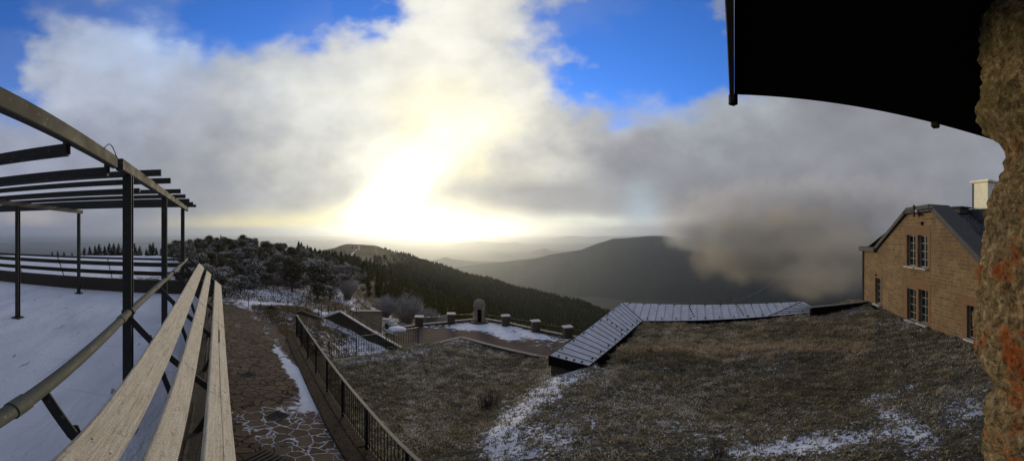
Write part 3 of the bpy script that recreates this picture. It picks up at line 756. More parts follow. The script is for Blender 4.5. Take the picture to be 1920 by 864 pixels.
def fence(name, label, pts, height, nb, wide=.04, mat_top='iron_top', group=None, br=.0075):
    """pts: list of (x,y,z) base points; every bay has its own baluster panel"""
    base = Vector(pts[0]); t = thing(name, label, 'fence', base, 0, group)
    for i, p in enumerate(pts):
        p = Vector(p); MB().box(p+Vector((0,0,height/2)), (.045,.045,height), .004).build('post', M['iron'], t)
    for a, b_ in zip(pts, pts[1:]):
        a = Vector(a); b_ = Vector(b_); up = Vector((0,0,1))
        MB().bar(a+up*(height+.012), b_+up*(height+.012), wide, .02, bev=.003).build('top_rail', M[mat_top], t)
        MB().bar(a+up*.12, b_+up*.12, .03, .012).build('bottom_rail', M['iron'], t)
        m_ = MB(); L = (b_-a).length; k = max(2, int(L/nb))
        for j in range(1, k):
            q = a.lerp(b_, j/k); m_.tube([q+up*.12, q+up*height], br, 5, cap=False)
        m_.build('baluster_panel', M['iron'], t)
    return t
fp = []
for i in range(9):
    q = fence_pt(i/8*1.12); fp.append((q.x, q.y, path_z(*q)+.03))
fence('iron_fence', 'long black iron fence running down beside the flagstone path', fp, 1.0, .115, .06)
f2 = [atz(617,672,-6.72), atz(668,664,-6.6), atz(724,656,-6.5), atz(784,645.5,-6.32)]
fence('iron_fence', 'shorter iron fence along the snowy edge of the lawn, before the stairs', [tuple(p) for p in f2], 1.0, .125, .055, br=.012)

# drain grate and doormat grille
gp = atz(522,778,-4.26)
g = thing('drain_grate', 'square iron drain grate ringed with snow in the path', 'grate', (gp.x,gp.y,path_z(gp.x,gp.y)+.012))
m_ = MB(); c = Vector(g.location)
for s_ in (-1,1): m_.box(c+Vector((0,s_*.16,0)), (.34,.025,.02)); m_.box(c+Vector((s_*.16,0,0)), (.025,.30,.02))
m_.build('grate_frame', M['iron'], g)
m_ = MB()
for j in range(-4,5): m_.box(c+Vector((j*.032,0,-.002)), (.012,.30,.016))
m_.build('bars', M['iron'], g)
gp = atz(466,706,-4.5)
g2 = thing('drain_grate', 'small rusty drain grate on the dark part of the path', 'grate', (gp.x,gp.y,path_z(gp.x,gp.y)+.012)); c = Vector(g2.location)
m_ = MB()
for s_ in (-1,1): m_.box(c+Vector((0,s_*.14,0)), (.30,.025,.02)); m_.box(c+Vector((s_*.14,0,0)), (.025,.26,.02))
for j in range(-3,4): m_.box(c+Vector((j*.035,0,-.002)), (.012,.26,.016))
m_.build('grate_frame', M['iron'], g2)
gp = atz(508,868,-4.2)
g3 = thing('boot_scraper_mat', 'slatted dark mat lying at the near end of the path', 'mat', (gp.x,gp.y,path_z(gp.x,gp.y)+.02)); c = Vector(g3.location)
for j in range(-4,5): MB().box(c+Vector((j*.085,0,0)), (.055,.5,.025), .004).build('slat', M['darkwood'], g3)

# ------------------------------------------------------------------ stairs, parapets behind the short fence
st = thing('stair_wall', 'sloping dark stair wall with a frosted coping and thin handrail', 'stairs', atz(635,583,-6.0))
q0 = atz(600,597,-6.5); q1 = atz(637,584,-6.1); q2 = atz(752,652,-9.1)
def wallseg(a, b_, w, depth, mb): 
    a = Vector(a); b_ = Vector(b_); d = Vector((b_.x-a.x, b_.y-a.y, 0)).normalized(); s_ = Vector((-d.y, d.x, 0))*w/2
    dn = Vector((0,0,-depth))
    mb.add([a-s_, a+s_, b_+s_, b_-s_, a-s_+dn, a+s_+dn, b_+s_+dn, b_-s_+dn], [(0,1,2,3),(7,6,5,4),(0,4,5,1),(1,5,6,2),(2,6,7,3),(3,7,4,0)])
m_ = MB(); wallseg(q0, q1, .3, 1.6, m_); wallseg(q1, q2, .3, 2.6, m_); m_.build('wall_face', M['wall_stone'], st)
m_ = MB(); up = Vector((0,0,.045)); m_.bar(q0+up, q1+up, .38, .08, bev=.01); m_.bar(q1+up, q2+up, .46, .08, bev=.01); m_.build('coping', M['cap_snow'], st)
dirs = (q2-q1); sd = Vector((-dirs.y, dirs.x, 0)).normalized()
if sd.y < 0: sd = -sd
for k in range(12):
    t0 = k/12; p = q1.lerp(q2, t0+.04)+sd*1.0; MB().obox(p+Vector((0,0,-.75)), Vector((dirs.x,dirs.y,0)).normalized()*.22, sd*.8, Vector((0,0,.35)), .01).build('step', M['coping'], st)
for k in range(9):
    p = q1.lerp(q2, k/9)+sd*.12; MB().tube([p, p+Vector((0,0,.62))], .014, 6).build('handrail_post', M['iron'], st)
MB().tube([q1+sd*.12+Vector((0,0,.62)), q2+sd*.12+Vector((0,0,.62))], .022, 8).build('handrail', M['iron_top'], st)
MB().tube([q1+sd*.12+Vector((0,0,.35)), q2+sd*.12+Vector((0,0,.35))], .01, 6).build('handrail', M['iron'], st)
pb = thing('parapet_block', 'squat stone parapet with pale coping behind the stair handrail', 'wall', atz(690,588,-8.2))
a = atD(660,584,27.0); b_ = atD(713,584,28.4)
m_ = MB(); wallseg(a, b_, .5, 1.9, m_); m_.build('wall_face', M['turret_stone'], pb)
m_ = MB(); u_ = Vector((0,0,.05)); m_.bar(a+u_, b_+u_, .62, .10, bev=.015); m_.build('coping', M['coping'], pb)
for k, (p, q) in enumerate([(724,600),(731,604),(737,608),(742,612)]):
    c = atD(p, q, 29.5-.3*k); o = MB().box(c, (.75,.6,.26), .06).build('stone_slab', M['rock']); 
    tag(o, 'grey stone slab in the stepped row beside the stone parapet', 'stone', 'stone slabs stepped down beside the parapet')
w2 = thing('low_wall', 'short low stone wall between the slabs and the plaza pillars', 'wall', atD(740,604,31))
a = atD(722,601,31.3); b_ = atD(746,604,31.6); m_ = MB(); wallseg(a, b_, .4, 1.6, m_); m_.build('wall_face', M['wall_stone'], w2)
m_ = MB(); m_.bar(a+u_*.8, b_+u_*.8, .5, .08, bev=.01); m_.build('coping', M['coping'], w2)
sh_c = atD(745,618,27.5)
bm = bmesh.new(); bmesh.ops.create_icosphere(bm, subdivisions=3, radius=1)
for v_ in bm.verts: v_.co *= 1+.18*mn.noise(v_.co*2.0); v_.co *= 1+.25*mn.noise(v_.co*3.5+Vector((2,1,0))); v_.co.x *= .8; v_.co.y *= .6; v_.co.z *= .26
me = bpy.data.meshes.new('snow_heap'); bm.to_mesh(me); bm.free(); me.polygons.foreach_set('use_smooth', [True]*len(me.polygons))
m, nt, b = newmat('packed_snow'); b.inputs['Base Color'].default_value = (.62,.66,.76,1); b.inputs['Roughness'].default_value = .8
M['snow'] = m
tag(link('snow_heap', me, M['snow'], None, sh_c), 'rounded white snow heap at the foot of the stairs', 'snow')

# low dark parapets + post and wire fence beyond the path
lw = thing('path_end_wall', 'low dark wall with a zigzag top beyond the end of the path', 'wall', atz(520,585,-5.4))
m_ = MB()
for (a, b_) in [((478,581),(510,572)),((510,572),(541,586)),((541,588),(566,582)),((566,582),(603,596))]:
    wallseg(atD(a[0],a[1],22), atD(b_[0],b_[1],22.4), .25, .9, m_)
m_.build('wall_face', M['wall_stone'], lw)
wf = thing('wire_fence', 'thin post and wire fence crossing the snowy meadow behind the path', 'fence', atz(466,580,-5.4))
pp_ = [(466,581,558,22.5),(489,585,565,22.5),(510,587,569,22.5),(540,588,566,22.5),(557,590,571,22.6),(574,594,574,22.8),(597,596,575,23),(603,592,573,23.5),(616,590,572,24),(629,588,571,24.3),(641,586,567,24.3),(650,588,572,24.8),(657,592,575,25),(668,594,577,25.3)]
tops = []
for (p, q, t_, D) in pp_:
    a = atD(p, q+3, D); b_ = atD(p, t_, D); MB().tube([a, b_], .022, 6).build('post', M['iron'], wf); tops.append((a, b_))
for f_ in (.97,.5):
    m_ = MB(); m_.tube([a.lerp(b_, f_) for a, b_ in tops], .006, 4); m_.build('wire', M['iron'], wf)

# ------------------------------------------------------------------ plaza with turret and pillars
ZP = -10.0
plaza_poly = [(-14,24.5),(-11.5,29.5),(-9.4,31.9),(-6.2,33.9),(-3.4,35.6),(-.5,34.0),(2.5,31.4),(6,28.3),(13,22),(11,13),(3.8,14.4),(-1,15.6),(-4.5,17.0),(-7,19),(-9.0,22.4)]
SN_Z = [(880,612,50,9,1.3,.0),(935,622,34,10,1.3,.3),(985,622,44,8,1.2,.25),(800,612,30,5,.8,0),(1030,650,60,10,.55,.2),(960,632,30,6,.5,0),(1045,636,50,5,.7,.1)]
pz = sheet('plaza', plaza_poly, lambda x, y: ZP, .45, M['plaza'], lambda x, y, z: blobs(x, y, z, SN_Z, -.25)); tag(pz, kind='structure')
pw = thing('plaza_edge_wall', 'stone wall under the outer edge of the plaza with snowy kerb', 'wall', (-3.4,35.6,ZP))
m_ = MB(); m2 = MB(); ed = [Vector((*p, ZP+.12)) for p in plaza_poly[1:9]]
for a, b_ in zip(ed, ed[1:]): wallseg(a, b_, .4, 4.5, m_); m2.bar(a+Vector((0,0,.03)), b_+Vector((0,0,.03)), .5, .07, bev=.01)
m_.build('wall_face', M['wall_stone'], pw); m2.build('kerb', M['coping'], pw)
pil = [(786,612,-1,'stone pillar at the left end of the plaza railing'),(846,606,0,'stone pillar just left of the domed turret'),(948,610,0,'stone pillar just right of the domed turret'),(1004,621,0,'second stone pillar right of the turret'),(1064,633,0,'stone pillar nearest the metal roof')]
pcs = []
for (p, q, _, lab) in pil:
    c = atz(p, q, ZP+.02); pcs.append(c)
    t = thing('stone_pillar', lab, 'pillar', c, az(p)*-1*0+.2, 'pillars along the plaza edge')
    MB().box((0,0,.52), (.76,.68,1.04), .03).build('shaft', M['pillar_stone'], t, local=True)
    MB().box((0,0,1.09), (.90,.80,.10), .02).build('cap', M['cap_snow'], t, local=True)
tc_ = atz(899,603.5,ZP+.02)
tu = thing('turret', 'small domed stone lookout turret at the corner of the plaza', 'turret', tc_, .25)
# cylindrical body with a doorway toward the camera
rr = .60; H_ = 1.95; m_ = MB(); nS = 40; door = R(26); da = math.atan2(-tc_.y, -tc_.x)-.25
ring_o = []; 
for (r0, zs) in ((rr, None),):
    vs = []; fs = []
    zsL = [0, 1.55, H_]
    for k in range(nS):
        a = da+door+(2*math.pi-2*door)*k/(nS-1)
        for r_ in (rr, rr-.16):
            for z_ in (0, 1.55): vs.append((r_*math.cos(a), r_*math.sin(a), z_))
    for k in range(nS-1):
        o_ = 4*k; fs += [(o_, o_+4, o_+5, o_+1), (o_+2, o_+3, o_+7, o_+6)]
    fs += [(0,1,3,2), (4*nS-4,4*nS-2,4*nS-1,4*nS-3)]
    m_.add(vs, fs)
m_.lathe([(rr-.001,1.55),(rr-.001,H_-.12),(rr-.2,H_-.12),(rr-.2,1.55)], (0,0,0), 40)
m_.build('tower_wall', M['turret_stone'], tu, local=True)
MB().lathe([(rr-.22,.0),(rr-.22,1.6)], (0,0,0), 30).build('door_recess', M['black'], tu, local=True)
MB().lathe([(rr+.07,H_-.12),(rr+.09,H_-.06),(rr+.07,H_+.02),(rr+.02,H_+.03)], (0,0,0), 40).build('cornice', M['turret_stone'], tu, local=True)
MB().lathe([((rr+.02)*math.cos(t_), H_+.03+.62*math.sin(t_)) for t_ in np.linspace(0, R(86), 10)], (0,0,0), 40).build('dome', M['coping'], tu, smooth=True, local=True)
MB().lathe([(1.0,0),(1.0,.10),(.95,.12)], (0,0,0), 32).build('step', M['wall_stone'], tu, local=True)
rlg = thing('plaza_rail', 'thin pale rail linking the plaza pillars and the turret', 'railing', pcs[0])
chain = [pcs[0], pcs[1], tc_, pcs[2], pcs[3], pcs[4], atz(1110,640,ZP)]
for a, b_ in zip(chain, chain[1:]):
    for hgt, r_ in ((.92,.022),):
        MB().tube([a+Vector((0,0,hgt)), b_+Vector((0,0,hgt))], r_, 6).build('rail', M['iron_top'], rlg)
    for k in range(1, 4):
        p = a.lerp(b_, k/4); MB().tube([p, p+Vector((0,0,.92))], .012, 5).build('rail_post', M['iron'], rlg)

# ------------------------------------------------------------------ lawn (grass roof)
CP = [(625,677,-6.55),(700,668,-6.45),(785,648,-6.35),(865,633,-6.45),(950,653,-6.45),(1030,674,-6.2),
      (690,740,-6.1),(700,800,-5.7),(780,864,-5.25),(830,760,-6.0),(900,700,-6.35),(850,700,-6.3),(780,720,-6.15),(880,800,-5.7),(890,864,-5.2),
      (935,815,-4.95),(1000,752,-4.95),(1070,705,-5.0),(1110,690,-4.98),(980,735,-5.7),(1050,690,-5.9),(920,790,-5.6),
      (1160,684,-5.0),(1205,606,-5.0),(1350,606,-5.0),(1518,592,-4.72),(1622,572,-4.42),(1745,618,-4.36),(1830,655,-4.36),
      (1130,668,-5.0),(1250,672,-4.95),(1400,668,-4.90),(1560,655,-4.75),(1250,640,-4.98),(1400,630,-4.95),
      (1250,690,-5.08),(1400,690,-5.03),(1560,680,-4.9),
      (1100,864,-4.65),(1000,864,-4.8),(1200,780,-4.8),(1300,800,-4.7),(1500,860,-4.3),(1400,760,-4.75),(1700,860,-4.15),(1700,720,-4.35),(1840,720,-4.25),(1600,740,-4.55)]
CW = [(atz(p, q, z)) for p, q, z in CP]+[Vector((2,-2,-4.2)), Vector((8,-3,-4.2)), Vector((-1,2,-5.2))]
cw = np.array([(c[0], c[1]) for c in CW]); cz = np.array([c[2] for c in CW])
# thin-plate spline
def tps_fit(P, z, lam=.02):
    n_ = len(P); d = np.linalg.norm(P[:,None]-P[None], axis=2); K = np.where(d > 0, d*d*np.log(d+1e-9), 0)+lam*np.eye(n_)
    Q = np.c_[np.ones(n_), P]; A = np.block([[K, Q],[Q.T, np.zeros((3,3))]]); return np.linalg.solve(A, np.r_[z, 0,0,0])
tw_ = tps_fit(cw, cz)
def lawn_z(x, y, nz=True):
    d = np.hypot(cw[:,0]-x, cw[:,1]-y); z = float((np.where(d > 0, d*d*np.log(d+1e-9), 0)*tw_[:-3]).sum()+tw_[-3]+tw_[-2]*x+tw_[-1]*y)
    if nz: z += fbm(x, y, .42, 4)*.055+fbm(x, y, 2.2, 3)*.06
    return z
LA = atz(625,677,-6.55); LB = atz(865,633,-6.45); LC = atz(1034,673,-6.25)
HP0 = Vector((17.6,9.5)); HE = Vector((-.603,-.797)); HNV = Vector((.797,-.603))
MI0 = atz(1152,684,-4.85); MI1 = atz(1204,601,-4.85); MI2 = atz(1518,585,-4.62)
mid_in = MI0
lawn_poly = [LA[:2], LB[:2], LC[:2], (MI0.x-.35, MI0.y+.1), (MI1.x+.02, MI1.y+.05), (MI2.x, MI2.y+.05), atz(1540,585,-4.62)[:2], (HP0+HNV*.05+Vector((-.1,1.0)))[:], tuple(HP0+HNV*.05), tuple(HP0+HE*14+HNV*.05), (4,-3), (0.5,-1.5), (-.6,2.0), (-1.0,3.7)]
lawn_poly += [tuple(fence_pt(t)-lp*.05) for t in (1.0,.7,.4,.2)]
SN_L = [(1085,790,110,60,.30,-.4),(1010,825,110,45,.16,-.5),(1060,715,60,22,.25,-.4),(1480,800,160,30,.18,0),(1250,850,120,25,.22,0),(1080,700,63,16,0.66,-.3),(1010,745,74,23,0.70,-.6),(950,805,63,30,0.82,-.7),(960,850,74,30,0.62,0),(1060,820,63,23,0.20,0),(1250,800,63,16,0.39,0),(1550,828,136,15,0.74,-.12),(1420,845,116,12,0.47,0),
        (1690,790,58,21,0.58,.6),(1810,770,52,39,0.58,-.6),(1720,830,42,34,0.47,0),(1640,745,63,9,0.27,-.2),(1720,722,63,8,0.35,-.25),(1560,590,52,8,0.62,0),(1620,583,32,6,0.62,0),(1600,615,32,9,0.39,0),
        (930,648,47,8,0.70,.4),(865,640,42,9,0.58,0),(790,660,74,9,0.27,-.15),(780,680,52,12,0.27,0),(860,675,42,9,0.35,0),(1450,690,63,9,0.27,0),(1230,690,74,9,0.27,0),(1050,690,25,9,0.47,.3),(700,672,94,6,0.47,-.14),
        (1300,650,63,6,0.09,0),(1500,770,74,7,0.16,0),(1340,745,63,7,0.12,0),(770,838,42,9,0.31,.4),(1180,760,32,12,0.16,0),(1350,820,52,8,0.31,0)]
SN_L = [(a, b_, c, d, e*(.80 if 930 <= a <= 1090 and b_ > 690 else 1), f_) for a, b_, c, d, e, f_ in SN_L]
lw_snow = lambda x, y, z: min(.72, blobs(x, y, z, SN_L, .05))
lawn = sheet('lawn', [tuple(p) for p in lawn_poly], lawn_z, .12, M['lawn'], lw_snow); tag(lawn, kind='structure')
lc = thing('lawn_edge_wall', 'retaining wall with snow dusted coping round the lawn above the plaza', 'wall', LB)
m_ = MB(); m2 = MB()
for a, b_ in ((LA,LB),(LB,LC)):
    wallseg(a+Vector((0,0,.01)), b_+Vector((0,0,.01)), .2, 3.6, m_); m2.bar(a+Vector((0,0,.035)), b_+Vector((0,0,.035)), .24, .06, bev=.01)
m_.build('wall_face', M['wall_stone'], lc); m2.build('coping', M['coping'], lc)

# grass blades
def blades(name, P, H, W, tone, frost, mat, lean=.9, nb=7, spread=.06, label=None):
    """P (n,3) tuft positions, H (n,) heights; each tuft nb bent blades of two quads"""
    n_ = len(P); k = nb; m = n_*k
    base = np.repeat(P, k, 0)+np.c_[rng.normal(0, spread, (m,2)), np.zeros(m)-.015]
    h = np.repeat(H, k)*rng.uniform(.5, 1.25, m); an = rng.uniform(0, 2*np.pi, m); le = rng.uniform(.15, 1, m)*lean
    wdir = np.c_[-np.sin(an), np.cos(an), np.zeros(m)]; ldir = np.c_[np.cos(an), np.sin(an), np.zeros(m)]
    w_ = np.repeat(W, k)*rng.uniform(.6, 1.3, m)
    mid = base+ldir*(h*le*.35)[:,None]+np.c_[np.zeros((m,2)), h*.6]
    tip = base+ldir*(h*le*1.0)[:,None]+np.c_[np.zeros((m,2)), h*(1.0-.45*le)]
    V = np.stack([base-wdir*w_[:,None], base+wdir*w_[:,None], mid+wdir*(w_*.7)[:,None], mid-wdir*(w_*.7)[:,None], tip], 1).reshape(-1,3)
    i0 = np.arange(m)*5
    T1 = np.stack([i0,i0+1,i0+2],1); T2 = np.stack([i0,i0+2,i0+3],1); T3 = np.stack([i0+3,i0+2,i0+4],1)
    tn = np.clip(np.repeat(tone, k)+rng.normal(0,.13,m), 0, 1); fr = np.clip(np.repeat(frost, k)+rng.normal(0,.16,m), 0, 1.2)
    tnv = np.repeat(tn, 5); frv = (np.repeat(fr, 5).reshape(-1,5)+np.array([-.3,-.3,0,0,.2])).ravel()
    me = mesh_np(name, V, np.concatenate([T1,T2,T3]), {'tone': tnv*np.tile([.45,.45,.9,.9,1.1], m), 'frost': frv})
    return tag(link(name, me, mat), kind='stuff')
def scatter(poly, n_, zf, dens=lambda p, q, x, y: 1):
    out = []; xs = [p[0] for p in poly]; ys = [p[1] for p in poly]
    while len(out) < n_:
        x = random.uniform(min(xs), max(xs)); y = random.uniform(min(ys), max(ys))
        if not inside((x, y), poly): continue
        D = math.hypot(x, y)
        if y < -.1 or D < 3.5: continue
        if random.random() > min(1, .28+2.2/D): pass
        z = zf(x, y); p, q = proj(x, y, z)
        if random.random() < dens(p, q, x, y): out.append((x, y, z, p, q))
    return out
lp_poly = [tuple(p) for p in lawn_poly]
def g_dens(p, q, x, y):
    s_ = blobs(x, y, -5, [], 0)+0; s_ = 0
    for (cx, cy, rx, ry, a_, rot) in SN_L:
        dx, dy = p-cx, q-cy; c_, s2 = math.cos(rot), math.sin(rot); d = ((dx*c_+dy*s2)/rx)**2+((-dx*s2+dy*c_)/ry)**2
        if d < 6: s_ += a_*math.exp(-d)
    return max(.12, 1-.95*s_)
sp_ = scatter(lp_poly, 34000, lawn_z, g_dens)
P = np.array([q[:3] for q in sp_]); pq = np.array([q[3:] for q in sp_]); D = np.hypot(P[:,0], P[:,1])
cl = np.array([fbm(a, b_, .75, 4) for a, b_ in P[:,:2]]); cl3 = np.array([fbm(a+9, b_+5, .33, 3) for a, b_ in P[:,:2]]); cl2 = np.array([fbm(a+40, b_, 3.2, 3) for a, b_ in P[:,:2]])
band = np.exp(-((pq[:,1]-(664-.02*(pq[:,0]-1300)+10*(cl)))/14)**2)*(pq[:,0] > 1090)*(pq[:,0] < 1620)
far = ((pq[:,1] < 662) & (pq[:,0] > 1120) & (pq[:,0] < 1640)).astype(float)
tone = np.clip(.32+.30*cl+.30*cl3+.22*cl2+.50*band+.34*far, 0, 1)
frost = np.clip(.40+.25*cl2+.35*cl3-.05*far-.15*band+.15*((pq[:,0] < 1050) & (pq[:,1] < 720)), 0, 1)
Hh = .06+.07*np.clip(cl3+.4, 0, 1.4)+.04*np.clip(cl+.4, 0, 1.2)+.10*band+.035*far
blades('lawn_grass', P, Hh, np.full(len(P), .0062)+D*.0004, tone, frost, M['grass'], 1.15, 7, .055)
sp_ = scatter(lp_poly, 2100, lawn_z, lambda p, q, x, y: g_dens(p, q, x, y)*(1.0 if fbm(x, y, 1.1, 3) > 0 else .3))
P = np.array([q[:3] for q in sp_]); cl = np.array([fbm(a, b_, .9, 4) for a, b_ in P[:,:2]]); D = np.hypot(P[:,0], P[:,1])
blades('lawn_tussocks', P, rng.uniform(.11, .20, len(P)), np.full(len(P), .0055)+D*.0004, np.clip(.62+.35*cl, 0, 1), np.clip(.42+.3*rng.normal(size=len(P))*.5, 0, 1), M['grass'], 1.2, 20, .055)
# straw grass around the path end and below the fence
strawpoly = [tuple(pd(p, D_)[:2]) for p, D_ in [(482,19.5),(470,23),(560,26),(640,24),(735,22.5),(640,16.6),(560,14.3)]]
sp_ = scatter(strawpoly, 5200, Txy, lambda p, q, x, y: .9 if p < 600 else .35)
P = np.array([q[:3] for q in sp_]); cl = np.array([fbm(a, b_, 1.6, 4) for a, b_ in P[:,:2]])
blades('straw_grass', P, .13+.08*np.clip(cl+.3, 0, 1), np.full(len(P), .009), np.clip(.45+.4*cl, 0, 1), np.full(len(P), .45), M['straw'], 1.1, 6, .08)
# heath grass on the slopes
hp = [tuple(pd(p, D_)[:2]) for p, D_ in [(420,24),(400,60),(640,75),(760,60),(800,38),(740,32),(650,27),(560,27)]]
sp_ = scatter(hp, 9000, Txy, lambda p, q, x, y: .8)
P = np.array([q[:3] for q in sp_]); cl = np.array([fbm(a, b_, 4, 4) for a, b_ in P[:,:2]])
blades('heath_grass', P, .22+.15*np.clip(cl+.3, 0, 1), np.full(len(P), .02), np.clip(.35+.4*cl, 0, 1), np.full(len(P), .45), M['straw'], 1.1, 5, .2)

# weed clump and rocks on the lawn
def weed(px, py, h, n_, label, spread=.10, mat='straw'):
    c = atz(px, py, -5.9); 
    for _ in range(6): c = atz(px, py, lawn_z(c.x, c.y))
    t = thing('weed_clump', label, 'plant', c)
    m_ = MB()
    for k in range(n_):
        a = random.uniform(0, 6.28); r = random.uniform(0, spread); l = random.uniform(.1,.5)
        b0 = Vector((r*math.cos(a), r*math.sin(a), -.02)); hh = h*random.uniform(.55,1)
        pts = [b0+Vector((math.cos(a)*l*hh*t_*t_, math.sin(a)*l*hh*t_*t_, hh*t_)) for t_ in (0,.4,.75,1)]
        m_.tube(pts, [.006,.005,.004,.002], 4, False)
        for j in range(2):
            e = pts[2]+Vector((random.uniform(-.07,.07), random.uniform(-.07,.07), random.uniform(.03,.12))); m_.tube([pts[2], e], [.003,.0015], 3, False)
    o = m_.build('stems', M['bark'], t, local=True)
weed(915,765,.62,70,'tall dry weed clump rising from the lower lawn', .26)
weed(1345,855,.45,26,'short dry weed stalks near the bottom edge of the upper lawn', .12)
weed(800,700,.25,20,'small dry tuft on the lower lawn near the short fence', .12)
weed(1220,664,.5,14,'thin dry stalks standing in the brown grass by the metal roof', .08)
def rock(px, py, s_, label, seed):
    c = atz(px, py, -5.9)
    for _ in range(6): c = atz(px, py, lawn_z(c.x, c.y))
    bm = bmesh.new(); bmesh.ops.create_icosphere(bm, subdivisions=3, radius=1)
    for v_ in bm.verts:
        d = v_.co.normalized(); v_.co *= 1+.35*mn.noise(d*1.3+Vector((seed,0,0)))+.08*mn.noise(d*5); v_.co.x *= s_[0]; v_.co.y *= s_[1]; v_.co.z *= s_[2]
    me = bpy.data.meshes.new('rock'); bm.to_mesh(me); bm.free()
    o = link('rock', me, M['rock'], None, c+Vector((0,0,s_[2]*.35))); tag(o, label, 'rock', 'snowy rocks on the lawn')
rock(948,756,(.15,.10,.07),'snow capped rock beside the tall weed clump',1); rock(951,745,(.07,.06,.09),'small upright rock behind the snow capped rock',3)
rock(906,818,(.11,.08,.08),'angular pale rock at the lower edge of the snow patch',5); rock(1007,778,(.13,.12,.10),'round brown boulder in the middle of the snow patch',8)
rock(916,806,(.08,.06,.05),'small rock just above the angular pale one',11)

# ------------------------------------------------------------------ metal roof
mr = thing('metal_roof', 'L shaped frosted standing seam metal roof beyond the brown grass', 'roof', MI1)
MO0 = atz(1030,667,-4.85); MO1 = atz(1166,567,-4.35); MO2 = atz(1505,565,-4.20); ME_ = atz(1519,575,-4.40)
N0 = atz(1103,686,-4.95); N1 = MI1; N2 = MI2
dL = (N1-N0).normalized()
def quadmesh(name, pts, thick=.06):
    m_ = MB(); k = len(pts); dn = Vector((0,0,-thick)); m_.add([*pts, *[Vector(p)+dn for p in pts]], [tuple(range(k)), tuple(range(k, 2*k))[::-1]]+[(i, k+i, k+(i+1)%k, (i+1)%k) for i in range(k)])
    return m_.build(name, M['zinc'], mr)
def rayplane(px, py, a, b_, c):
    nn = (b_-a).cross(c-a); d = Vector((math.sin(az(px))*math.cos(el(py)), math.cos(az(px))*math.cos(el(py)), math.sin(el(py)))); return d*(nn.dot(a)/nn.dot(d))
MO0 = rayplane(1030, 667, N0, N1, MO1); MO2 = rayplane(1505, 565, N1, N2, MO1); ME_ = rayplane(1519, 573, N1, N2, MO1)
quadmesh('roof_panel', [N0, N1, MO1, MO0]); hipA = N1.lerp(N2, .74)
quadmesh('roof_panel', [N1, hipA, MO2, MO1]); quadmesh('roof_panel', [hipA, N2, ME_, MO2])
def seams(a0, a1, b0, b1, k, clip=None):
    m_ = MB()
    for i in range(k+1):
        t_ = (i+.0)/k; p = a0.lerp(a1, t_); q = b0.lerp(b1, t_)
        m_.bar(p+Vector((0,0,.012)), q+Vector((0,0,.012)), .009, .028)
    return m_.build('seams', M['seam'], mr)
seams(N0, N1, MO0, MO1, 17)
# far wing: seams perpendicular to the eave
m_ = MB(); eN = (N2-N1).normalized(); eO = (MO2-MO1)
K = 24
for i in range(0, K+1):
    p = MO1.lerp(MO2, i/K); q = p - (p-N1) + eN*((p-N1).dot(eN))
    s0 = (p-N1).dot(eN); q = N1+eN*s0
    if s0 < 0: # meets the valley N1-MO1
        f_ = (s0)/((MO1-N1).dot(eN)); q = N1.lerp(MO1, max(0, min(1, f_)))
    smax = (hipA-N1).dot(eN)
    if s0 > smax:
        s1 = (MO2-N1).dot(eN); f_ = (s0-smax)/(s1-smax) if s1 > smax else 0; q = hipA.lerp(MO2, max(0, min(1, f_)))
    if (p-q).length > .05: m_.bar(p+Vector((0,0,.012)), q+Vector((0,0,.012)), .009, .028)
m_.bar(N1+Vector((0,0,.012)), MO1+Vector((0,0,.012)), .05, .03); m_.bar(hipA+Vector((0,0,.012)), MO2+Vector((0,0,.012)), .05, .03)
m_.build('seams', M['seam'], mr)
m_ = MB()
for i in range(1, 7):
    t_ = i/7; a = hipA.lerp(N2, .0).lerp(MO2, t_); b_ = N2.lerp(ME_, t_); m_.bar(a+Vector((0,0,.012)), b_+Vector((0,0,.012)), .022, .03)
m_.build('seams', M['seam'], mr)
s_all = None
def fascia(a, b_, h=.26):
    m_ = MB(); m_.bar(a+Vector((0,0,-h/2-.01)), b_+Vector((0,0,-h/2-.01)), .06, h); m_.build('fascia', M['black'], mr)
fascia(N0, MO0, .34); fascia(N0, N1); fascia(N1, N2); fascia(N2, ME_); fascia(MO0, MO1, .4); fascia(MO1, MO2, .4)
clipm = None
def clip(p):
    global clipm
    if clipm is None:
        bm = bmesh.new(); bmesh.ops.create_uvsphere(bm, u_segments=8, v_segments=6, radius=.045)
        for v_ in bm.verts: v_.co.z *= .8
        clipm = bpy.data.meshes.new('snow_guard'); bm.to_mesh(clipm); bm.free(); clipm.materials.append(M['iron'])
    o = bpy.data.objects.new('snow_guard', clipm); COL.objects.link(o); o.parent = mr; o.location = p+Vector((0,0,.05))-Vector(mr.location)
for i in range(1, 17, 2):
    t_ = (i+.5)/17; a = N0.lerp(N1, t_); b_ = MO0.lerp(MO1, t_); clip(a.lerp(b_, .08)); clip(a.lerp(b_, .93))
for f_ in (.2,.4,.6,.8): clip(N0.lerp(MO0, f_)+dL*.12); clip(N0.lerp(N1,.62).lerp(MO0.lerp(MO1,.62), f_))
for i in range(1, 24, 2):
    t_ = i/24; clip(N1.lerp(N2, t_).lerp(MO1.lerp(MO2, t_), .08)); clip(N1.lerp(N2, t_).lerp(MO1.lerp(MO2, t_), .94))
for f_ in (.2,.35,.5,.65,.8): clip(N1.lerp(N2,.31).lerp(MO1.lerp(MO2,.37), f_)); clip(N1.lerp(N2,.60).lerp(MO1.lerp(MO2,.63), f_))
